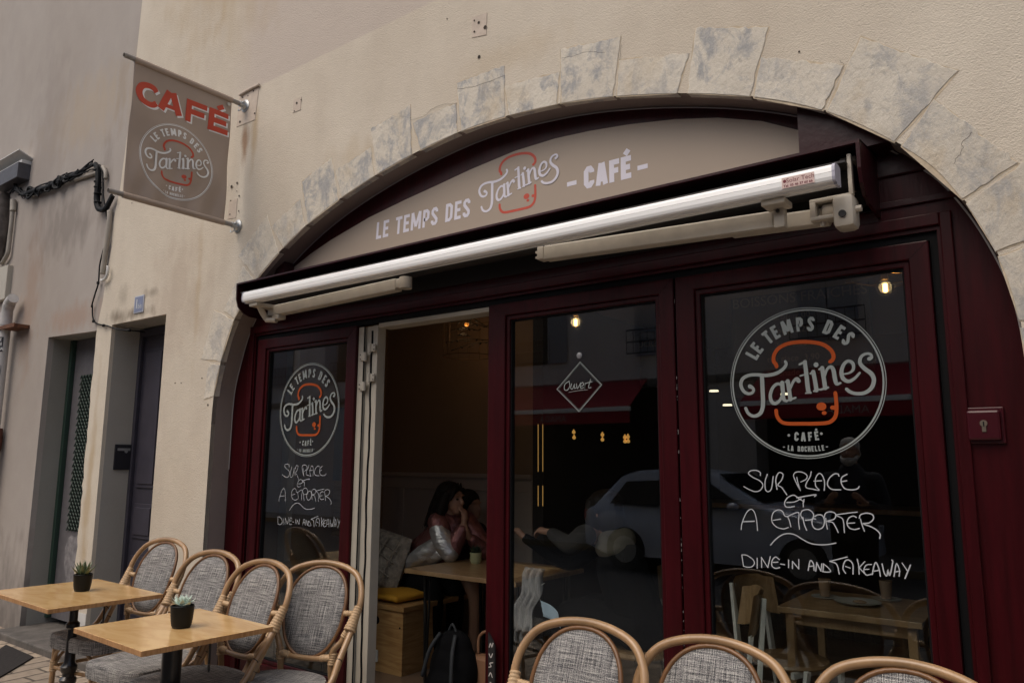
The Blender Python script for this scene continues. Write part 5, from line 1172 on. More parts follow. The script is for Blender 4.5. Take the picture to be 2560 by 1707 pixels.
# eyes, brow
b = B()
for s in (-1, 1): b.ball(hd+Vector((.0755, s*.030, .004))*1.04, (.010, .013, .008))
b.build('eyes', mat('dark_eye', (.02, .014, .01), .2), t, smooth=True)
fuse('hair', [('e', hd+Vector((-.035, 0, .045)), (.108, .092, .092)), ('e', hd+Vector((-.075, 0, -.04)), (.085, .096, .13)), ('c', [hd+Vector((.02, -.088, .04)), hd+Vector((-.02, -.095, -.06)), hd+Vector((-.04, -.10, -.18))], [.03, .036, .03]), ('c', [hd+Vector((.045, -.070, .07)), hd+Vector((.0, -.088, 0)), hd+Vector((-.035, -.09, -.10)), hd+Vector((-.05, -.085, -.2))], [.018, .03, .038, .03]),
     ('c', [hd+Vector((.045, .070, .07)), hd+Vector((.0, .085, 0)), hd+Vector((.0, .08, -.16))], [.018, .03, .03]), ('c', [hd+Vector((-.10, 0, -.08)), hd+Vector((-.15, -.02, -.17)), hd+Vector((-.16, -.03, -.26))], [.07, .065, .03]), ('c', [hd+Vector((-.1, -.06, -.05)), hd+Vector((-.17, -.07, -.15)), hd+Vector((-.21, -.07, -.20))], [.03, .02, .008]), ('c', [hd+Vector((.055, -.03, .085)), hd+Vector((.066, -.055, .05)), hd+Vector((.05, -.075, .0))], [.02, .014, .01])], M['hair'], t, .008)
jac = fuse('jacket_body', [('c', [neck+Vector((-.05, 0, -.05)), chest, hip.lerp(chest, .45), hip+Vector((.02, 0, .02))], [.09, .155, .15, .155]), ('c', [sh+Vector((.0, .02, 0)), shf], [.075, .075]), ('c', [neck+Vector((-.10, -.05, .0)), neck+Vector((-.13, .0, -.01)), neck+Vector((-.10, .06, .0))], [.045, .055, .045])], M['rose'], t, .010)
fuse('silver_panel', [('c', [V5(500, 740, YG-.12), V5(430, 800, YG-.13), V5(350, 855, YG-.13)], [.055, .075, .065]), ('c', [V5(530, 800, YG-.11), V5(440, 850, YG-.11)], [.04, .04])], M['silver'], t, .010)
fuse('sleeve', [('c', [sh, sh.lerp(el, .3)], [.078, .078]), ('c', [el.lerp(wr, .12), el.lerp(wr, .5), el.lerp(wr, .82)], [.062, .058, .046]), ('c', [shf, elf, elf.lerp(wrf, .8)], [.075, .062, .046])], M['rose'], t, .009)
fuse('sleeve', [('c', [sh.lerp(el, .25)+Vector((-.005, -.012, 0)), sh.lerp(el, .6)+Vector((-.005, -.016, 0)), el+Vector((.0, -.01, .01))], [.076, .08, .07])], M['silver'], t, .009)
fuse('trousers', [('c', [hip+Vector((-.03, 0, -.04)), hip+Vector((.05, 0, -.08))], [.15, .13]), ('c', [hip+Vector((0, -.08, -.06)), Vector((hip.x+.42, YG-.10, .54)), Vector((hip.x+.45, YG-.12, .12))], [.10, .078, .058]), ('c', [hip+Vector((0, .08, -.06)), Vector((hip.x+.42, YG+.12, .54)), Vector((hip.x+.45, YG+.12, .12))], [.10, .078, .058])], M['blackcloth'], t, .012)
b = B()
for k in range(60):
    a = random.uniform(-1, 1); p0 = hd+Vector((-.10+.02*random.random(), a*.085, .05+.03*random.random())); p1 = hd+Vector((-.14, a*.095, -.08)); p2 = hd+Vector((-.16+random.uniform(-.06, .04), a*.10, -.20+random.uniform(-.06, .03)))
    b.tube([p0, p1+Vector((random.uniform(-.02, .01), 0, 0)), p2], [.004, .005, .001], 5)
for k in range(26):
    y_ = random.choice((-1, 1))*random.uniform(.06, .098); p0 = hd+Vector((random.uniform(-.06, .05), y_*.6, .12)); b.tube([p0, hd+Vector((random.uniform(-.08, .035), y_, .0)), hd+Vector((random.uniform(-.12, .0), y_*1.02, -.16+random.uniform(-.07, .03)))], [.004, .005, .001], 5)
b.build('hair_strands', M['hair'], t, smooth=True)
# the second person, further in ------------------------------------
h2 = V5(708, 512, 1.66); t = thing('person', 'dark haired person in dark clothes half hidden behind the girl', 'person')
fuse('body', head_prims(h2, .98) + [('c', [h2+Vector((-.03, 0, -.05)), h2+Vector((-.05, 0, -.15)), h2+Vector((-.1, 0, -.3)), h2+Vector((-.28, .02, -.58))], [.05, .06, .12, .14]), ('c', [h2+Vector((-.06, -.16, -.2)), h2+Vector((.10, -.15, -.40)), h2+Vector((.22, -.05, -.34))], [.055, .04, .03]), ('c', [h2+Vector((-.06, .16, -.2)), h2+Vector((.10, .15, -.40)), h2+Vector((.22, .05, -.34))], [.055, .04, .03]),
     ('c', [h2+Vector((-.26, -.08, -.6)), h2+Vector((.12, -.1, -.6)), h2+Vector((.14, -.1, -1.02))], [.09, .065, .045]), ('c', [h2+Vector((-.26, .08, -.6)), h2+Vector((.12, .1, -.6)), h2+Vector((.14, .1, -1.02))], [.09, .065, .045])] + hand_prims(h2+Vector((.22, -.05, -.34)), 1, (1, .1, .2), (0, 0, -1), (0, 1, 0)), M['skin'], t, .009)
fuse('hair', [('e', h2+Vector((-.035, 0, .045)), (.104, .09, .09)), ('e', h2+Vector((-.07, 0, -.05)), (.07, .088, .12)), ('c', [h2+Vector((.05, -.055, .07)), h2+Vector((.01, -.085, .0)), h2+Vector((-.02, -.085, -.1))], [.02, .028, .03])], M['hair'], t, .009)
fuse('jumper', [('c', [h2+Vector((-.06, 0, -.17)), h2+Vector((-.1, 0, -.3)), h2+Vector((-.28, .02, -.58))], [.11, .15, .16]), ('c', [h2+Vector((-.06, -.17, -.2)), h2+Vector((.10, -.155, -.40)), h2+Vector((.19, -.06, -.35))], [.07, .056, .045]), ('c', [h2+Vector((-.06, .17, -.2)), h2+Vector((.10, .155, -.40)), h2+Vector((.19, .06, -.35))], [.07, .056, .045])], mat('dark_rust_jumper', (.022, .009, .007), .9, bump=.003, bscale=40), t, .011)
# the third person, seen through the middle leaf, facing left -------
YT = 1.0
def O(u, v, y): return UY(u*1.08844, v*1.08844, y)
h3 = O(1385, 1175, YT); t = thing('person', 'seated person in grey sleeves and beige hood seen through the middle glass door', 'person')
n3 = h3+Vector((.05, 0, -.13)); hp = h3+Vector((.22, .02, -.62)); s3 = V5(1390, 690, YT-.15); e3 = V5(1300, 740, YT-.15); w3 = V5(1180, 668, YT-.12); w4 = V5(1030, 700, YT)
s4 = s3+Vector((0, .3, 0)); e4 = Vector((w4.x+.25, YT+.15, .83))
fuse('body', head_prims(h3, 1.0, -1) + [('c', [h3+Vector((.03, 0, -.05)), n3, n3+Vector((.06, 0, -.16)), hp], [.052, .06, .13, .14]), ('c', [s3, s4], [.055, .055]), ('c', [s3, e3, w3], [.05, .04, .026]), ('c', [s4, e4, w4], [.05, .04, .026]), ('c', [hp+Vector((0, -.08, 0)), hp+Vector((-.42, -.1, .02)), hp+Vector((-.44, -.1, -.42))], [.09, .065, .045]), ('c', [hp+Vector((0, .08, 0)), hp+Vector((-.42, .1, .02)), hp+Vector((-.44, .1, -.42))], [.09, .065, .045])]
     + hand_prims(w3, 1, (-1, 0, .1), (-.3, 0, -.9), (0, -1, 0), .9) + hand_prims(w4, 1, (-.75, -.1, .6), (-.2, 0, -.9), (0, -1, 0), .9), M['skin'], t, .009)
fuse('hair', [('e', h3+Vector((.02, 0, .045)), (.112, .096, .092)), ('e', h3+Vector((.055, 0, -.04)), (.085, .096, .10)), ('c', [h3+Vector((-.06, -.06, .06)), h3+Vector((-.045, -.085, -.02)), h3+Vector((-.02, -.08, -.10))], [.022, .03, .03])], M['hair'], t, .009)
fuse('hood', [('c', [n3+Vector((.02, -.09, -.02)), n3+Vector((.09, 0, -.02)), n3+Vector((.02, .09, -.02))], [.05, .07, .05]), ('e', n3+Vector((.04, -.06, -.07)), (.10, .09, .07))], M['beige'], t, .009)
fuse('waistcoat', [('c', [n3+Vector((.03, 0, -.07)), n3+Vector((.07, 0, -.17)), hp], [.11, .155, .16]), ('c', [s4, e4, e4.lerp(w4, .96)], [.055, .042, .034])], M['blackcloth'], t, .011)
fuse('jumper', [('c', [s3, e3, e3.lerp(w3, .85)], [.07, .058, .040])], M['greycloth'], t, .011)
fuse('trousers', [('c', [hp+Vector((0, -.08, 0)), hp+Vector((-.42, -.1, .02)), hp+Vector((-.44, -.1, -.38))], [.105, .08, .06]), ('c', [hp+Vector((0, .08, 0)), hp+Vector((-.42, .1, .02)), hp+Vector((-.44, .1, -.38))], [.105, .08, .06])], M['blackcloth'], t, .012)
# stool under the third person
t = thing('stool', 'dark stool under the person in grey sleeves', 'stool', (hp.x, hp.y, 0))
b = B(); b.lathe([(.17, .40), (.175, .41), (.17, .43), (.01, .435)], seg=24); b.build('seat', M['oak'], t)
for a in range(4): b = B(); b.tube([(.12*cos(a*pi/2+.7), .12*sin(a*pi/2+.7), .40), (.17*cos(a*pi/2+.7), .17*sin(a*pi/2+.7), .02)], .012, 8, smooth=False); b.build('leg', M['iron'], t)
# scarf and mask hanging from the table side
t = thing('hanging_scarf', 'long pale grey fringed scarf hanging down behind the middle glass door', 'scarf')
b = B(); A0 = V5(1090, 880, .72); A1 = V5(1010, 1260, .70); n = 24; V = []
for i_ in range(n+1):
    c_ = A0.lerp(A1, i_/n); V.append([b.bm.verts.new(c_+Vector((-.07+.14*j/10-.012*sin(i_*.5), .018*sin(j*1.9+i_*.25), 0))) for j in range(11)])
for i_ in range(n):
    for j in range(10): b.bm.faces.new((V[i_][j], V[i_+1][j], V[i_+1][j+1], V[i_][j+1]))
o = b.build('cloth', mat('pale_grey_scarf', (.30, .30, .31), .9, var=.3, vscale=30, vstretch=(6, 1, .3)), t, smooth=True); md = o.modifiers.new('th', 'SOLIDIFY'); md.thickness = .006
b = B()
for j in range(20): q = A1+Vector((-.07+.007*j, .01*sin(j), 0)); b.tube([q, q+Vector((.004*sin(j*3), 0, -.06))], .0015, 4, smooth=False)
b.build('fringe', mat('pale_fringe', (.3, .3, .31), .9), t)
t = thing('face_mask', 'pale blue paper mask hanging beside the scarf', 'mask')
b = B(); c_ = V5(1175, 1125, .72); V = [[b.bm.verts.new(c_+Vector((-.06+.12*i_/10+.02*(j/6), .025*sin(pi*i_/10)+.004*(j % 2), .04-.085*j/6-.05*(i_/10)))) for j in range(7)] for i_ in range(11)]
for i_ in range(10):
    for j in range(6): b.bm.faces.new((V[i_][j], V[i_+1][j], V[i_+1][j+1], V[i_][j+1]))
o = b.build('cloth', M['mask'], t, smooth=True); md = o.modifiers.new('th', 'SOLIDIFY'); md.thickness = .002
b = B(); b.tube([c_+Vector((-.06, 0, .04)), c_+Vector((-.08, .0, .10)), c_+Vector((-.03, 0, .14))], .0015, 5); b.build('ear_loop', M['white'], t)
# backpack
bx0 = V5(610, 1420, .62)
t = thing('backpack', 'black backpack standing on the cafe floor under the table', 'backpack', (bx0.x, .62, .022))
fuse('sack', [('e', (0, 0, .20), (.17, .12, .20)), ('e', (0, -.03, .13), (.165, .13, .12)), ('e', (0, 0, .34), (.12, .09, .10))], M['blackcloth'], t, .012)
b = B(); b.tube([(.06, -.06, .42), (.09, -.12, .33), (.11, -.15, .18), (.10, -.13, .05)], .012, 6); b.tube([(-.06, -.06, .42), (-.09, -.12, .33), (-.12, -.15, .18)], .012, 6); b.tube([(-.03, -.02, .43), (0, -.02, .47), (.03, -.02, .43)], .008, 6); b.build('strap', mat('grey_webbing', (.03, .035, .04), .7), t, smooth=True)
t = thing('tan_bag', 'tan leather bag standing behind the backpack', 'bag', (bx0.x+.20, .70, .022))
b = B(); b.box(-.12, .12, -.05, .05, 0, .30, .02); b.build('body', M['tan'], t); b = B(); b.tube([(-.08, 0, .3), (-.07, 0, .40), (0, 0, .44), (.06, 0, .40), (.07, 0, .3)], .009, 8); b.build('handle', M['tan'], t, smooth=True)
# small blackboard leaning against the middle leaf
t = thing('small_blackboard', 'narrow black chalkboard with white writing leaning at the doorway edge', 'sign')
q = [UY(*z5(a_, c), -.045) for a_, c in ((824, 1262), (838, 1290), (852, 1318), (862, 1345), (864, 1700), (822, 1700))]
B().prism([(p.x, max(.05, p.z)) for p in q], -.06, -.05).build('board', M['chalk'], t)
i = Ink((0, -.0606, 0), (1, 0, 0), (0, 0, 1), (0, -1, 0)); xm = (q[0].x+q[3].x)/2
for k, s in enumerate(([(0, 0), (.3, .6), (.6, .1), (.9, .7)], [(0, .5), (.4, 0), (.8, .6)], [(0, 0), (.5, .2), (.2, .6), (.9, .8)], [(0, .2), (.4, .7), (.8, .1)], [(0, 0), (.4, .8), (.9, .2)], [(0, .5), (.5, 0), (.9, .7)], [(0, 0), (.5, .7), (1, .1)])):
    i.stroke([(xm-.012+.026*x, .60-.045*k+.03*z) for x, z in s], .005)
i.build('chalk_writing', M['chalkw'], t)
# right hand room ---------------------------------------------------
t = thing('dining_table', 'oak table laid with drinks behind the right glass door', 'table', (-1.02, 1.32, 0))
b = B(); b.box(-.33, .33, -.30, .34, .72, .75, .003); b.build('tabletop', M['oak'], t)
for x in (-.28, .28):
    for y in (-.25, .28): b = B(); b.box(x-.02, x+.02, y-.02, y+.02, .022, .72, .003); b.build('leg', M['oak'], t)
b = B(); b.box(-.28, .28, -.24, -.22, .66, .719); b.build('apron', M['oak'], t)
for (a_, c), lab in (((1250, 872), 'latte glass on a saucer, left on the oak table'), ((1590, 885), 'latte glass on a saucer, right on the oak table')):
    P = UZ(*z8(a_, c), .7505); t = thing('coffee_glass', lab, 'drink', P, group='coffee glasses on the oak table')
    b = B(); b.lathe([(.03, 0), (.07, .006), (.072, .009), (.03, .004)], seg=28); b.build('saucer', M['porcelain'], t, smooth='auto')
    b = B(); b.lathe([(.024, .008), (.030, .06), (.033, .10)], seg=20); b.build('glass', M['latte'], t, smooth='auto')
P = UZ(*z8(1430, 908), .7505); t = thing('dessert_plate', 'white oval plate with leftovers on the oak table', 'plate', P)
b = B(); b.lathe([(.05, 0), (.10, .008), (.115, .016), (.11, .016), (.05, .004)], seg=32); b.build('plate', M['porcelain'], t, smooth='auto'); b = B(); b.ball((.01, 0, .012), (.035, .02, .01)); b.build('leftovers', M['latte'], t, smooth=True)
def inner_chair(label, P, rot, grp='white legged wooden chairs inside'):
    t = thing('cafe_chair', label, 'chair', P, rot, grp)
    b = B(); b.lathe([(.19, .44), (.20, .45), (.195, .462), (.01, .466)], seg=28); b.build('seat', M['oak'], t, smooth='auto')
    b = B(); V = []
    for s in (0, .014):
        V.append([[b.bm.verts.new((sin(a)*(.20-s), .20-s+(cos(a)-1)*.14+(z-.45)*.18, z-(0 if abs(a) < .6 else .02*abs(a)))) for z in (.66, .72, .80, .85)] for a in [-.95+1.9*k/12 for k in range(13)]])
    for G in V:
        for i_ in range(12):
            for j in range(3): b.bm.faces.new((G[i_][j], G[i_+1][j], G[i_+1][j+1], G[i_][j+1]))
    bmesh.ops.contextual_create(b.bm, geom=[]) if False else None
    o = b.build('backrest', M['oak'], t, smooth=True)
    for s in (-1, 1):
        b = B(); b.box(-.016, .016, -.011, .011, 0, .80, .003, mat=Matrix.Translation((s*.15, .17, .022)) @ Matrix.Rotation(radians(-6), 4, 'X') @ Matrix.Rotation(radians(-2*s), 4, 'Y')); b.build('leg', M['white'], t)
        b = B(); b.box(-.016, .016, -.011, .011, 0, .44, .003, mat=Matrix.Translation((s*.18, -.17, .022)) @ Matrix.Rotation(radians(5), 4, 'X') @ Matrix.Rotation(radians(-6*s), 4, 'Y')); b.build('leg', M['white'], t)
    b = B(); b.box(-.15, .15, .14, .16, .41, .44); b.box(-.16, .16, -.15, -.13, .41, .44); b.build('seat_rail', M['white'], t)
    return t
c0 = inner_chair('white legged chair with wooden seat left of the oak table', (-1.36, 1.2, 0), radians(70))
o = copy_tree(c0); o.location = (-1.62, .78, 0); o.rotation_euler.z = radians(-60); o['label'] = 'chair with a pale wooden back just inside the right glass door'
o = copy_tree(c0); o.location = (-1.95, 1.35, 0); o.rotation_euler.z = radians(40); o['label'] = 'white legged chair seen low through the middle glass door'
# counter and back of the room
t = thing('bar_counter', 'dark bar counter deep inside the room', 'counter', (-2.2, 4.2, 0))
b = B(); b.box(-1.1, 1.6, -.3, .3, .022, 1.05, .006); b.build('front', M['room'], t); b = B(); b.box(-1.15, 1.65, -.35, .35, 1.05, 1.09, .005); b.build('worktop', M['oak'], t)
for k, (zf, a_, c, wd, txt) in enumerate(((z7, 760, 375, .95, 'BOISSONS FRAICHES'), (z6, 1190, 515, .7, 'TARTINES SUCREES'))):
    y = (2.9, 3.6)[k]; p = UY(*zf(a_, c), y)
    t = thing('chalk_menu', ('chalk menu board of cold drinks hung behind the right glass door', 'chalk menu board of sweet toasts hung behind the middle glass door')[k], 'menu board', (p.x, y, p.z))
    b = B(); b.box(-wd*.55, wd*.55, 0, .02, -.75, .12, .003); b.build('board', M['chalk'], t)
    font_text(txt, wd/8.6, FRONT(0, -.002, 0), M['chalkdim'], 'chalk_heading', t)
    for j in range(5):
        font_text(('sirop  2,00', 'soda  3,20', 'jus  3,50', 'the glace  3,90', 'limonade  3,20')[j] if k == 0 else ('miel  3,50', 'confiture  3,50', 'chocolat  4,00', 'caramel  4,00', 'banane  4,50')[j], wd/14, FRONT(-.05, -.002, -.14-.11*j), M['chalkdim'], 'chalk_line', t)
    b = B(); b.tube([(-wd*.4, 0, .12), (-wd*.4, 0, 2.78-p.z)], .003, 5, smooth=False); b.tube([(wd*.4, 0, .12), (wd*.4, 0, 2.78-p.z)], .003, 5, smooth=False); b.build('hanging_wire', M['iron'], t)
# lamps
def bulb(label, u, v, y, wire=False):
    P = UY(u, v, y); t = thing('hanging_bulb', label, 'lamp', P, group='filament bulbs hanging inside the cafe')
    b = B(); b.lathe([(.004, -.028), (.012, -.024), (.012, .018), (.004, .022)], seg=10); b.build('filament', M['filament'], t, smooth=True)
    b = B(); b.ball((0, 0, 0), .042, 3); b.build('glass_globe', M['glass'], t, smooth=True)
    b = B(); b.lathe([(.016, .04), (.018, .045), (.018, .075), (.01, .08)], seg=12); b.build('socket', M['brass'], t, smooth='auto')
    b = B(); b.tube([(0, 0, .078), (0, 0, 2.78-P.z)], .003, 6, smooth=False); b.build('cord', M['iron'], t)
    if wire:
        b = B()
        for k in range(2): b.tube([(.16*cos(a)*(1+.2*k), .16*sin(a)*(1+.2*k), .05+.012*k*sin(3*a)) for a in [2*pi*j/24 for j in range(24)]], .002, 5, closed=True)
        for k in range(6): b.tube([(0, 0, .08), (.16*cos(k*pi/3), .16*sin(k*pi/3), .05)], .0015, 5, smooth=False)
        b.build('wire_ring', M['brass'], t)
    return t
bulb('glowing filament bulb in a wire ring at the top right of the right glass door', 2213, 718, 1.3, True)
bulb('glowing filament bulb above the diamond open sign', 1439, 805, 1.3)
for nm, P, e in (('bulb_light', UY(2213, 718, 1.3), .6), ('bulb_light', UY(1439, 805, 1.3), .9), ('bulb_light', UY(*z4(1525, 625), 1.5)-Vector((0, 0, .1)), .5)):
    l_ = bpy.data.lights.new(nm, 'POINT'); l_.energy = e; l_.color = (1, .62, .30); l_.shadow_soft_size = .05
    lo = bpy.data.objects.new(nm, l_); COL.objects.link(lo); lo.location = P
t = thing('wire_pendant', 'wire cage pendant with dried twigs hanging in the open doorway', 'lamp', UY(*z4(1545, 760), 1.5))
b = B()
for z in (.14, -.16): b.tube([(.2*cos(a), .2*sin(a), z) for a in [2*pi*j/32 for j in range(32)]], .003, 5, closed=True)
for k in range(14): b.tube([(.2*cos(k*pi/7), .2*sin(k*pi/7), .14), (.2*cos(k*pi/7), .2*sin(k*pi/7), -.16)], .0016, 5, smooth=False)
b.tube([(0, 0, .14), (0, 0, .4)], .003, 5, smooth=False); b.build('wire_cage', mat('copper_wire', (.12, .07, .04), .5, .5), t)
b = B()
for k in range(7):
    a = k*.9; z = -.1+.04*k; p0 = Vector((-.18*cos(a), -.18*sin(a), z)); p1 = Vector((.19*cos(a+.4), .19*sin(a+.4), z+.05)); b.tube([p0, (p0+p1)/2+Vector((0, 0, .02)), p1], .003, 5)
    for j in range(7): succ_leaf(b, p0.lerp(p1, j/7), (cos(j*2.4), sin(j*2.4), .4), .035, .009, .003)
b.build('dried_twigs', mat('dark_twig', (.022, .022, .018), .8), t)
b = B(); b.ball((-.02, 0, .10), .018); b.build('bulb', mat('dim_orange_bulb', (1, .4, .08), emit=((1, .32, .05), .35)), t, smooth=True)
for (a_, c) in ((735, 1192), (738, 1234), (960, 1212), (960, 1250), (1136, 1232), (1160, 1228), (1138, 1264), (1162, 1262)):
    P = UY(*z6(a_, c), 1.86); b = B(); b.ball((0, 0, 0), (.014, .014, .014)); b.lathe([(.006, .012), (.004, .022)], seg=8); o = b.build('small_lamp', M['glow'], None, smooth=True); o.location = P
    tag(o, 'tiny amber lamp glowing deep inside behind the middle glass door', 'lamp', 'tiny amber lamps deep in the room')
for k, (a_, c) in enumerate(((222, 990), (310, 1082), (690, 1010))):
    P = UY(*z7(a_, c), 2.5); b = B(); b.lathe([(.035, 0), (.032, .012), (.028, .012)], seg=16); o = b.build('ceiling_spot', M['spot'], None); o.location = P
    tag(o, ('round white spot lamp furthest left behind the right glass door', 'lowest round white spot lamp behind the right glass door', 'round white spot lamp behind the letter a of the right logo')[k], 'lamp', 'white spot lamps in the room')
for k, a_ in enumerate((456, 492)):  # brass handle lines, made to glow so they show in the dark room
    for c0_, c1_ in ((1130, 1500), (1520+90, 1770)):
        A_ = UY(*z6(a_, c0_), 1.8); B_ = UY(*z6(a_, c1_), 1.8); b = B(); b.tube([A_, B_], .0032, 6, smooth=False); o = b.build('glowing_handle', M['handleglow'], None)
        tag(o, ('thin upright brass handle with an added gold glow behind the middle glass door, left of the pair', 'thin upright brass handle with an added gold glow behind the middle glass door, right of the pair')[k] + (', upper piece' if c0_ == 1130 else ', lower piece'), 'light strip', 'brass handles with an added glow')
# left pane: pale inner door frame and a table corner
t = thing('inner_screen', 'pale door jamb and board wall seen through the left glass door', 'partition', (-5.15, .75, 0))
b = B(); b.box(0, .09, 0, .06, .022, 2.78, .003); b.build('jamb', M['cream'], t); b = B(); b.box(.10, .44, .45, .47, .85, 1.95, .004); b.build('wood_board', M['pine'], t); b = B(); b.box(.10, .44, .44, .449, 1.3, 1.9); b.build('chalk_panel', mat('grey_panel', (.09, .09, .085), .6), t)
t = thing('side_table', 'oak table corner behind the left glass door', 'table', (-4.35, .55, 0))
b = B(); b.box(-.32, .30, -.22, .22, .722, .75, .003); b.build('tabletop', M['oak'], t)
for x in (-.26, .25):
    for y in (-.17, .17): b = B(); b.tube([(x, y, .722), (x, y, .02)], .012, 8, smooth=False); b.build('leg', M['iron'], t)

# ================================================================== ACROSS THE STREET (seen in the glass)
def mir(u, v, y): p = UY(u, v, y); return Vector((p.x, -p.y, p.z))
ob = thing('opposite_building', 'grey rendered house across the street with louvred shutters, seen in the reflections', 'building')
b = B(); b.box(-24, 9, -10.6, -10, 2.9, 6.4); b.box(-24, -10.5, -10.6, -10, 0, 2.9); b.box(-6.3, -4.6, -10.6, -10, 0, 2.9); b.box(-1.7, 9, -10.6, -10, 0, 2.9); b.build('wall', M['oppwall'], ob)
b = B(); b.box(-24, 9, -10, -9.93, 2.86, 3.0, .01); b.box(-24, 9, -10, -9.9, 6.3, 6.4, .01); b.build('cornice', M['stone'], ob)
b = B(); b.box(-24, 9, -10.9, -10.6, 0, 6.4); b.build('dark_backing', M['room'], ob)
for x in (-18, -15.2, -12.4, -9.4, -6.4, -3.3, -.2, 3):
    b = B(); b.box(x-.45, x+.45, -9.998, -9.985, 3.45, 5.2); w = b.build('window', M['cardark'], ob)
    for s in (-1, 1):
        c_ = x+s*.72 if x in (-9.4, -12.4, -15.2) else x+s*.24; b = B(); b.box(c_-.23, c_+.23, -9.98, -9.95, 3.45, 5.2, .005)
        for j in range(26): b.box(c_-.19, c_+.19, -9.95, -9.935, 3.53+j*.063, 3.56+j*.063)
        b.build('shutter', M['shutter'], ob)
    b = B()
    for z in (3.5, 3.72, 3.95): b.tube([(x-.6, -9.85, z), (x+.6, -9.85, z)], .014, 6, smooth=False)
    for j in range(9): b.tube([(x-.6+.15*j, -9.85, 3.5), (x-.6+.15*j, -9.85, 3.95)], .007, 5, smooth=False)
    b.build('window_railing', M['iron'], ob)
for k, (x0, x1) in enumerate(((-10.6, -6.39), (-4.4, -1.6))):
    t = thing('street_awning', ('wide burgundy awning with white front bar across the street, mirrored in the middle glass door', 'narrower burgundy awning with white front bar across the street, mirrored in the right glass door')[k], 'awning', group='burgundy awnings across the street')
    b = B(); v_ = [(x0, -10, 3.02), (x1-.25, -10, 3.02), (x1, -8.8, 2.42), (x0, -8.8, 2.42)]
    V1 = [b.bm.verts.new(p) for p in v_]; V2 = [b.bm.verts.new((p[0], p[1], p[2]-.02)) for p in v_]; b.bm.faces.new(V1); b.bm.faces.new(V2[::-1])
    for i_ in range(4): b.bm.faces.new((V1[i_], V1[(i_+1) % 4], V2[(i_+1) % 4], V2[i_]))
    b.box(x0, x1, -8.80, -8.785, 2.12, 2.33); b.build('canvas', M['opp_awn'], t)
    b = B(); b.box(x0, x1, -8.86, -8.775, 2.33, 2.41, .01); b.build('front_bar', M['alu'], t)
    font_text('AMADA', .17, Matrix.Translation((x0+(2.6 if k == 0 else 1.6), -8.78, 2.22)) @ Matrix.Rotation(pi, 4, 'Z') @ Matrix.Rotation(pi/2, 4, 'X'), mat('awning_lettering', (.35, .33, .32), .7), 'lettering', t)
# parked car -----------------------------------------------------------
car = thing('parked_car', 'silver blue hatchback parked across the street, mirrored in the glass doors', 'car', (-4.3, -7.85, -.11))
L_, = (3.9,)
side = [(-1.95, .35), (-1.97, .62), (-1.93, .86), (-1.80, .93), (-1.42, 1.36), (-1.2, 1.43), (-.3, 1.45), (.15, 1.38), (.75, 1.02), (1.15, .93), (1.75, .80), (1.93, .62), (1.95, .35), (1.6, .22), (-1.6, .22)]
b = B()
rings = []
for y, k in ((-.80, .86), (-.76, .96), (-.60, 1.0), (0, 1.02), (.60, 1.0), (.76, .96), (.80, .86)):
    rings.append([b.bm.verts.new((x*(1 if abs(y) < .7 else .985), y*(1 if z < .95 else 1-.22*(z-.95)/.5), .62+(z-.62)*k if z > .62 else z)) for x, z in side])
n = len(side)
for A_, B_ in zip(rings, rings[1:]):
    for i_ in range(n): b.bm.faces.new((A_[i_], A_[(i_+1) % n], B_[(i_+1) % n], B_[i_]))
b.bm.faces.new(rings[0]); b.bm.faces.new(rings[-1][::-1]); b.build('body', M['carpaint'], car, smooth='auto')
for s in (-1, 1):
    for pts in ([(-1.50, .95), (-1.28, 1.27), (-.62, 1.31), (-.62, .95)], [(-.55, .95), (-.55, 1.31), (.02, 1.28), (.52, .98), (.5, .95)]):
        b = B(); V1 = [b.bm.verts.new((x, s*(.815-.20*max(0, z-.93)/.5), z)) for x, z in pts]; V2 = [b.bm.verts.new((x, s*(.80-.20*max(0, z-.93)/.5), z)) for x, z in pts]; b.bm.faces.new(V1); b.bm.faces.new(V2[::-1])
        m_ = len(pts)
        for i_ in range(m_): b.bm.faces.new((V1[i_], V1[(i_+1) % m_], V2[(i_+1) % m_], V2[i_]))
        b.build('side_window', M['cardark'], car)
    for x in (-1.25, 1.28):
        b = B(); b.lathe([(.30, -.09), (.31, -.06), (.31, .06), (.30, .09)], (x, s*.74, .31), 28, axis=(0, 1, 0)); w = b.build('wheel', M['tyre'], car, smooth='auto')
        b = B(); b.lathe([(.19, -.093), (.17, .0), (.19, .093)], (x, s*.74, .31), 20, axis=(0, 1, 0)); b.build('rim', M['steel'], w, smooth='auto')
    b = B(); b.ball((.42, s*.88, .98), (.08, .09, .06)); b.build('wing_mirror', M['carpaint'], car, smooth=True)
    b = B(); b.box(-1.985, -1.90, s*.62-.12, s*.62+.12, .70, .84, .01); b.build('tail_light', mat('red_tail_light', (.35, .01, .01), .2), car)
    b = B(); b.box(1.80, 1.93, s*.58-.16, s*.58+.16, .60, .73, .02); b.build('headlight', mat('headlight_glass', (.5, .52, .55), .1), car)
b = B(); b.prism([(-1.80, .96), (-1.45, 1.34), (-1.42, 1.31), (-1.76, .94)], -.58, .58) if False else b.box(-.35, .35, -.6, .6, -.004, .004, mat=Matrix.Translation((-1.63, 0, 1.16)) @ Matrix.Rotation(radians(-49), 4, 'Y')); b.build('rear_window', M['cardark'], car)
b = B(); b.box(-.36, .36, -.62, .62, -.004, .004, mat=Matrix.Translation((.46, 0, 1.215)) @ Matrix.Rotation(radians(31), 4, 'Y')); b.build('windscreen', M['cardark'], car)
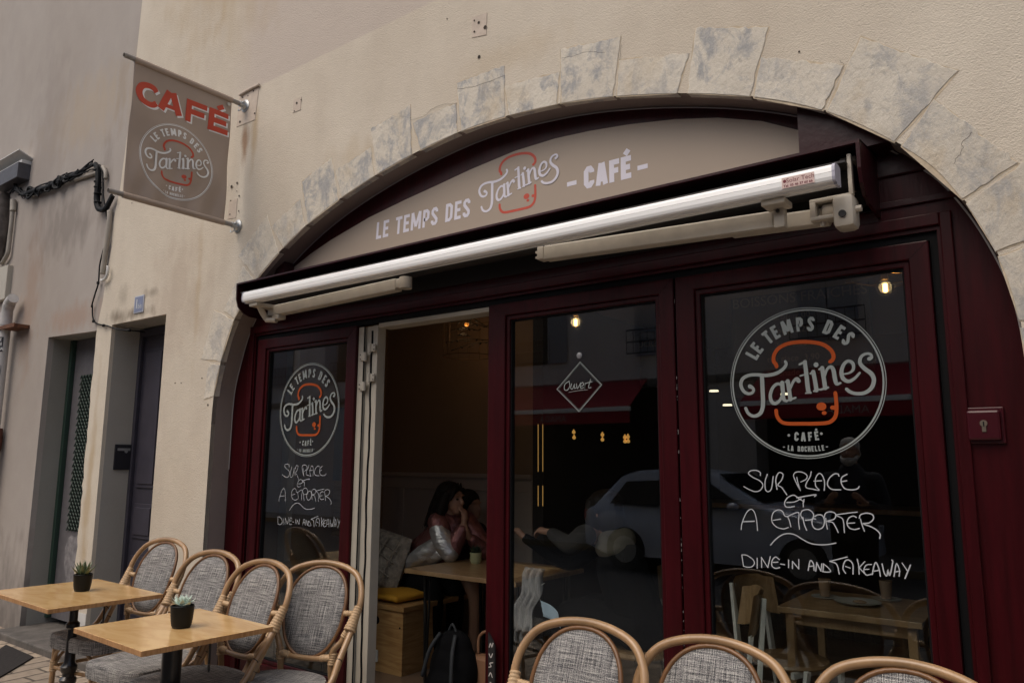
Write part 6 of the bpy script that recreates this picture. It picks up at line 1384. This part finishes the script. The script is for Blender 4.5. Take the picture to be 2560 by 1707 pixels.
# the photographer's neighbour reflected in the right leaf --------------------
t = thing('person', 'standing white bearded man mirrored faintly in the right glass door', 'person', (-1.73, -4.25, .0))
hm = Vector((0, 0, 1.56))
def hf(c, s=1):
    c = Vector(c); q = lambda a, b_, d: c+Vector((b_, a, d))*s
    return [('e', q(-.012, 0, .022), (.074*s, .092*s, .095*s)), ('e', q(.035, 0, -.03), (.058*s, .054*s, .07*s)), ('e', q(.058, 0, -.085), (.036*s, .03*s, .028*s)), ('c', [q(.078, 0, .012), q(.104, 0, -.022)], [.011*s, .016*s]), ('e', q(-.008, -.076, -.012), (.012, .018, .03)), ('e', q(-.008, .076, -.012), (.012, .018, .03)), ('e', q(.070, -.030, .030), (.024, .016, .008)), ('e', q(.070, .030, .030), (.024, .016, .008))]
pr = hf(hm)+[('c', [hm+Vector((0, 0, -.06)), hm+Vector((0, -.02, -.16)), (0, -.02, 1.22), (0, -.01, .98)], [.056, .065, .14, .145]), ('c', [(-.18, -.02, 1.32), (.18, -.02, 1.32)], [.06, .06])]
for s in (-1, 1): pr += [('c', [(s*.2, -.02, 1.31), (s*.27, .02, 1.05), (s*.16, .2, 1.12)], [.05, .042, .028]), ('c', [(s*.09, 0, .95), (s*.1, .01, .5), (s*.1, -.02, .08)], [.09, .06, .042]), ('c', [(s*.1, -.03, .05), (s*.11, .12, .035)], [.042, .035])]; pr += hand_prims((s*.16, .2, 1.12), 1, (-s*.5, .5, .6), (-s, 0, .3), (0, 0, 1))
fuse('body', pr, M['skin'], t, .009)
fuse('hair', [('e', hm+Vector((0, -.03, .055)), (.085, .095, .08)), ('e', hm+Vector((0, -.06, -.01)), (.082, .06, .08))], M['whair'], t, .008)
fuse('beard', [('e', hm+Vector((0, .065, -.085)), (.052, .042, .045)), ('c', [hm+Vector((-.062, .02, -.04)), hm+Vector((-.04, .065, -.08)), hm+Vector((.04, .065, -.08)), hm+Vector((.062, .02, -.04))], [.016, .024, .024, .016])], M['whair'], t, .007)
pr = [('c', [(0, -.02, 1.36), (0, -.02, 1.22), (0, -.01, .92)], [.12, .17, .175]), ('c', [(-.19, -.02, 1.31), (.19, -.02, 1.31)], [.08, .08])]
for s in (-1, 1): pr += [('c', [(s*.2, -.02, 1.31), (s*.27, .02, 1.05), (s*.18, .17, 1.11)], [.07, .058, .045])]
fuse('jacket', pr, mat('dark_navy_coat', (.012, .014, .022), .85), t, .011)
fuse('trousers', [('c', [(s*.08, 0, .95), (s*.1, .01, .5), (s*.1, -.02, .1)], [.12, .085, .065]) for s in (-1, 1)], M['blackcloth'], t, .012)

# ================================================================== CAMERA AND LIGHT
cam = bpy.data.cameras.new('camera'); co = bpy.data.objects.new('camera', cam); COL.objects.link(co)
cam.sensor_width = 36; cam.lens = F/2560*36; cam.clip_end = 500; cam.clip_start = .05
co.matrix_world = Matrix.Translation(CAM) @ Matrix((R2, U2, -fwd)).transposed().to_4x4(); sc.camera = co
w = bpy.data.worlds.new("World"); sc.world = w; w.use_nodes = True; nt = w.node_tree
sky = nt.nodes.new('ShaderNodeTexSky'); sky.sky_type = 'NISHITA'; sky.sun_disc = False
EL, AZ = radians(58), radians(200)
sky.sun_elevation = EL; sky.sun_rotation = AZ; sky.dust_density = 6; sky.air_density = 1.0; sky.ozone_density = .4
nt.links.new(sky.outputs[0], nt.nodes['Background'].inputs[0]); nt.nodes['Background'].inputs[1].default_value = .10
sun = bpy.data.lights.new('sun', 'SUN'); so = bpy.data.objects.new('sun', sun); COL.objects.link(so)
sun.energy = .8; sun.angle = radians(80); sun.color = (1, .95, .88)
sd = Vector((sin(AZ)*cos(EL), cos(AZ)*cos(EL), sin(EL)))      # towards the sun
so.rotation_euler = sd.to_track_quat('Z', 'Y').to_euler()
sc.view_settings.view_transform = 'Standard'; sc.view_settings.look = 'None'; sc.view_settings.exposure = .38; sc.view_settings.gamma = 1
sc.render.engine = 'CYCLES'; sc.cycles.max_bounces = 8; sc.cycles.transparent_max_bounces = 12; sc.cycles.use_denoising = True
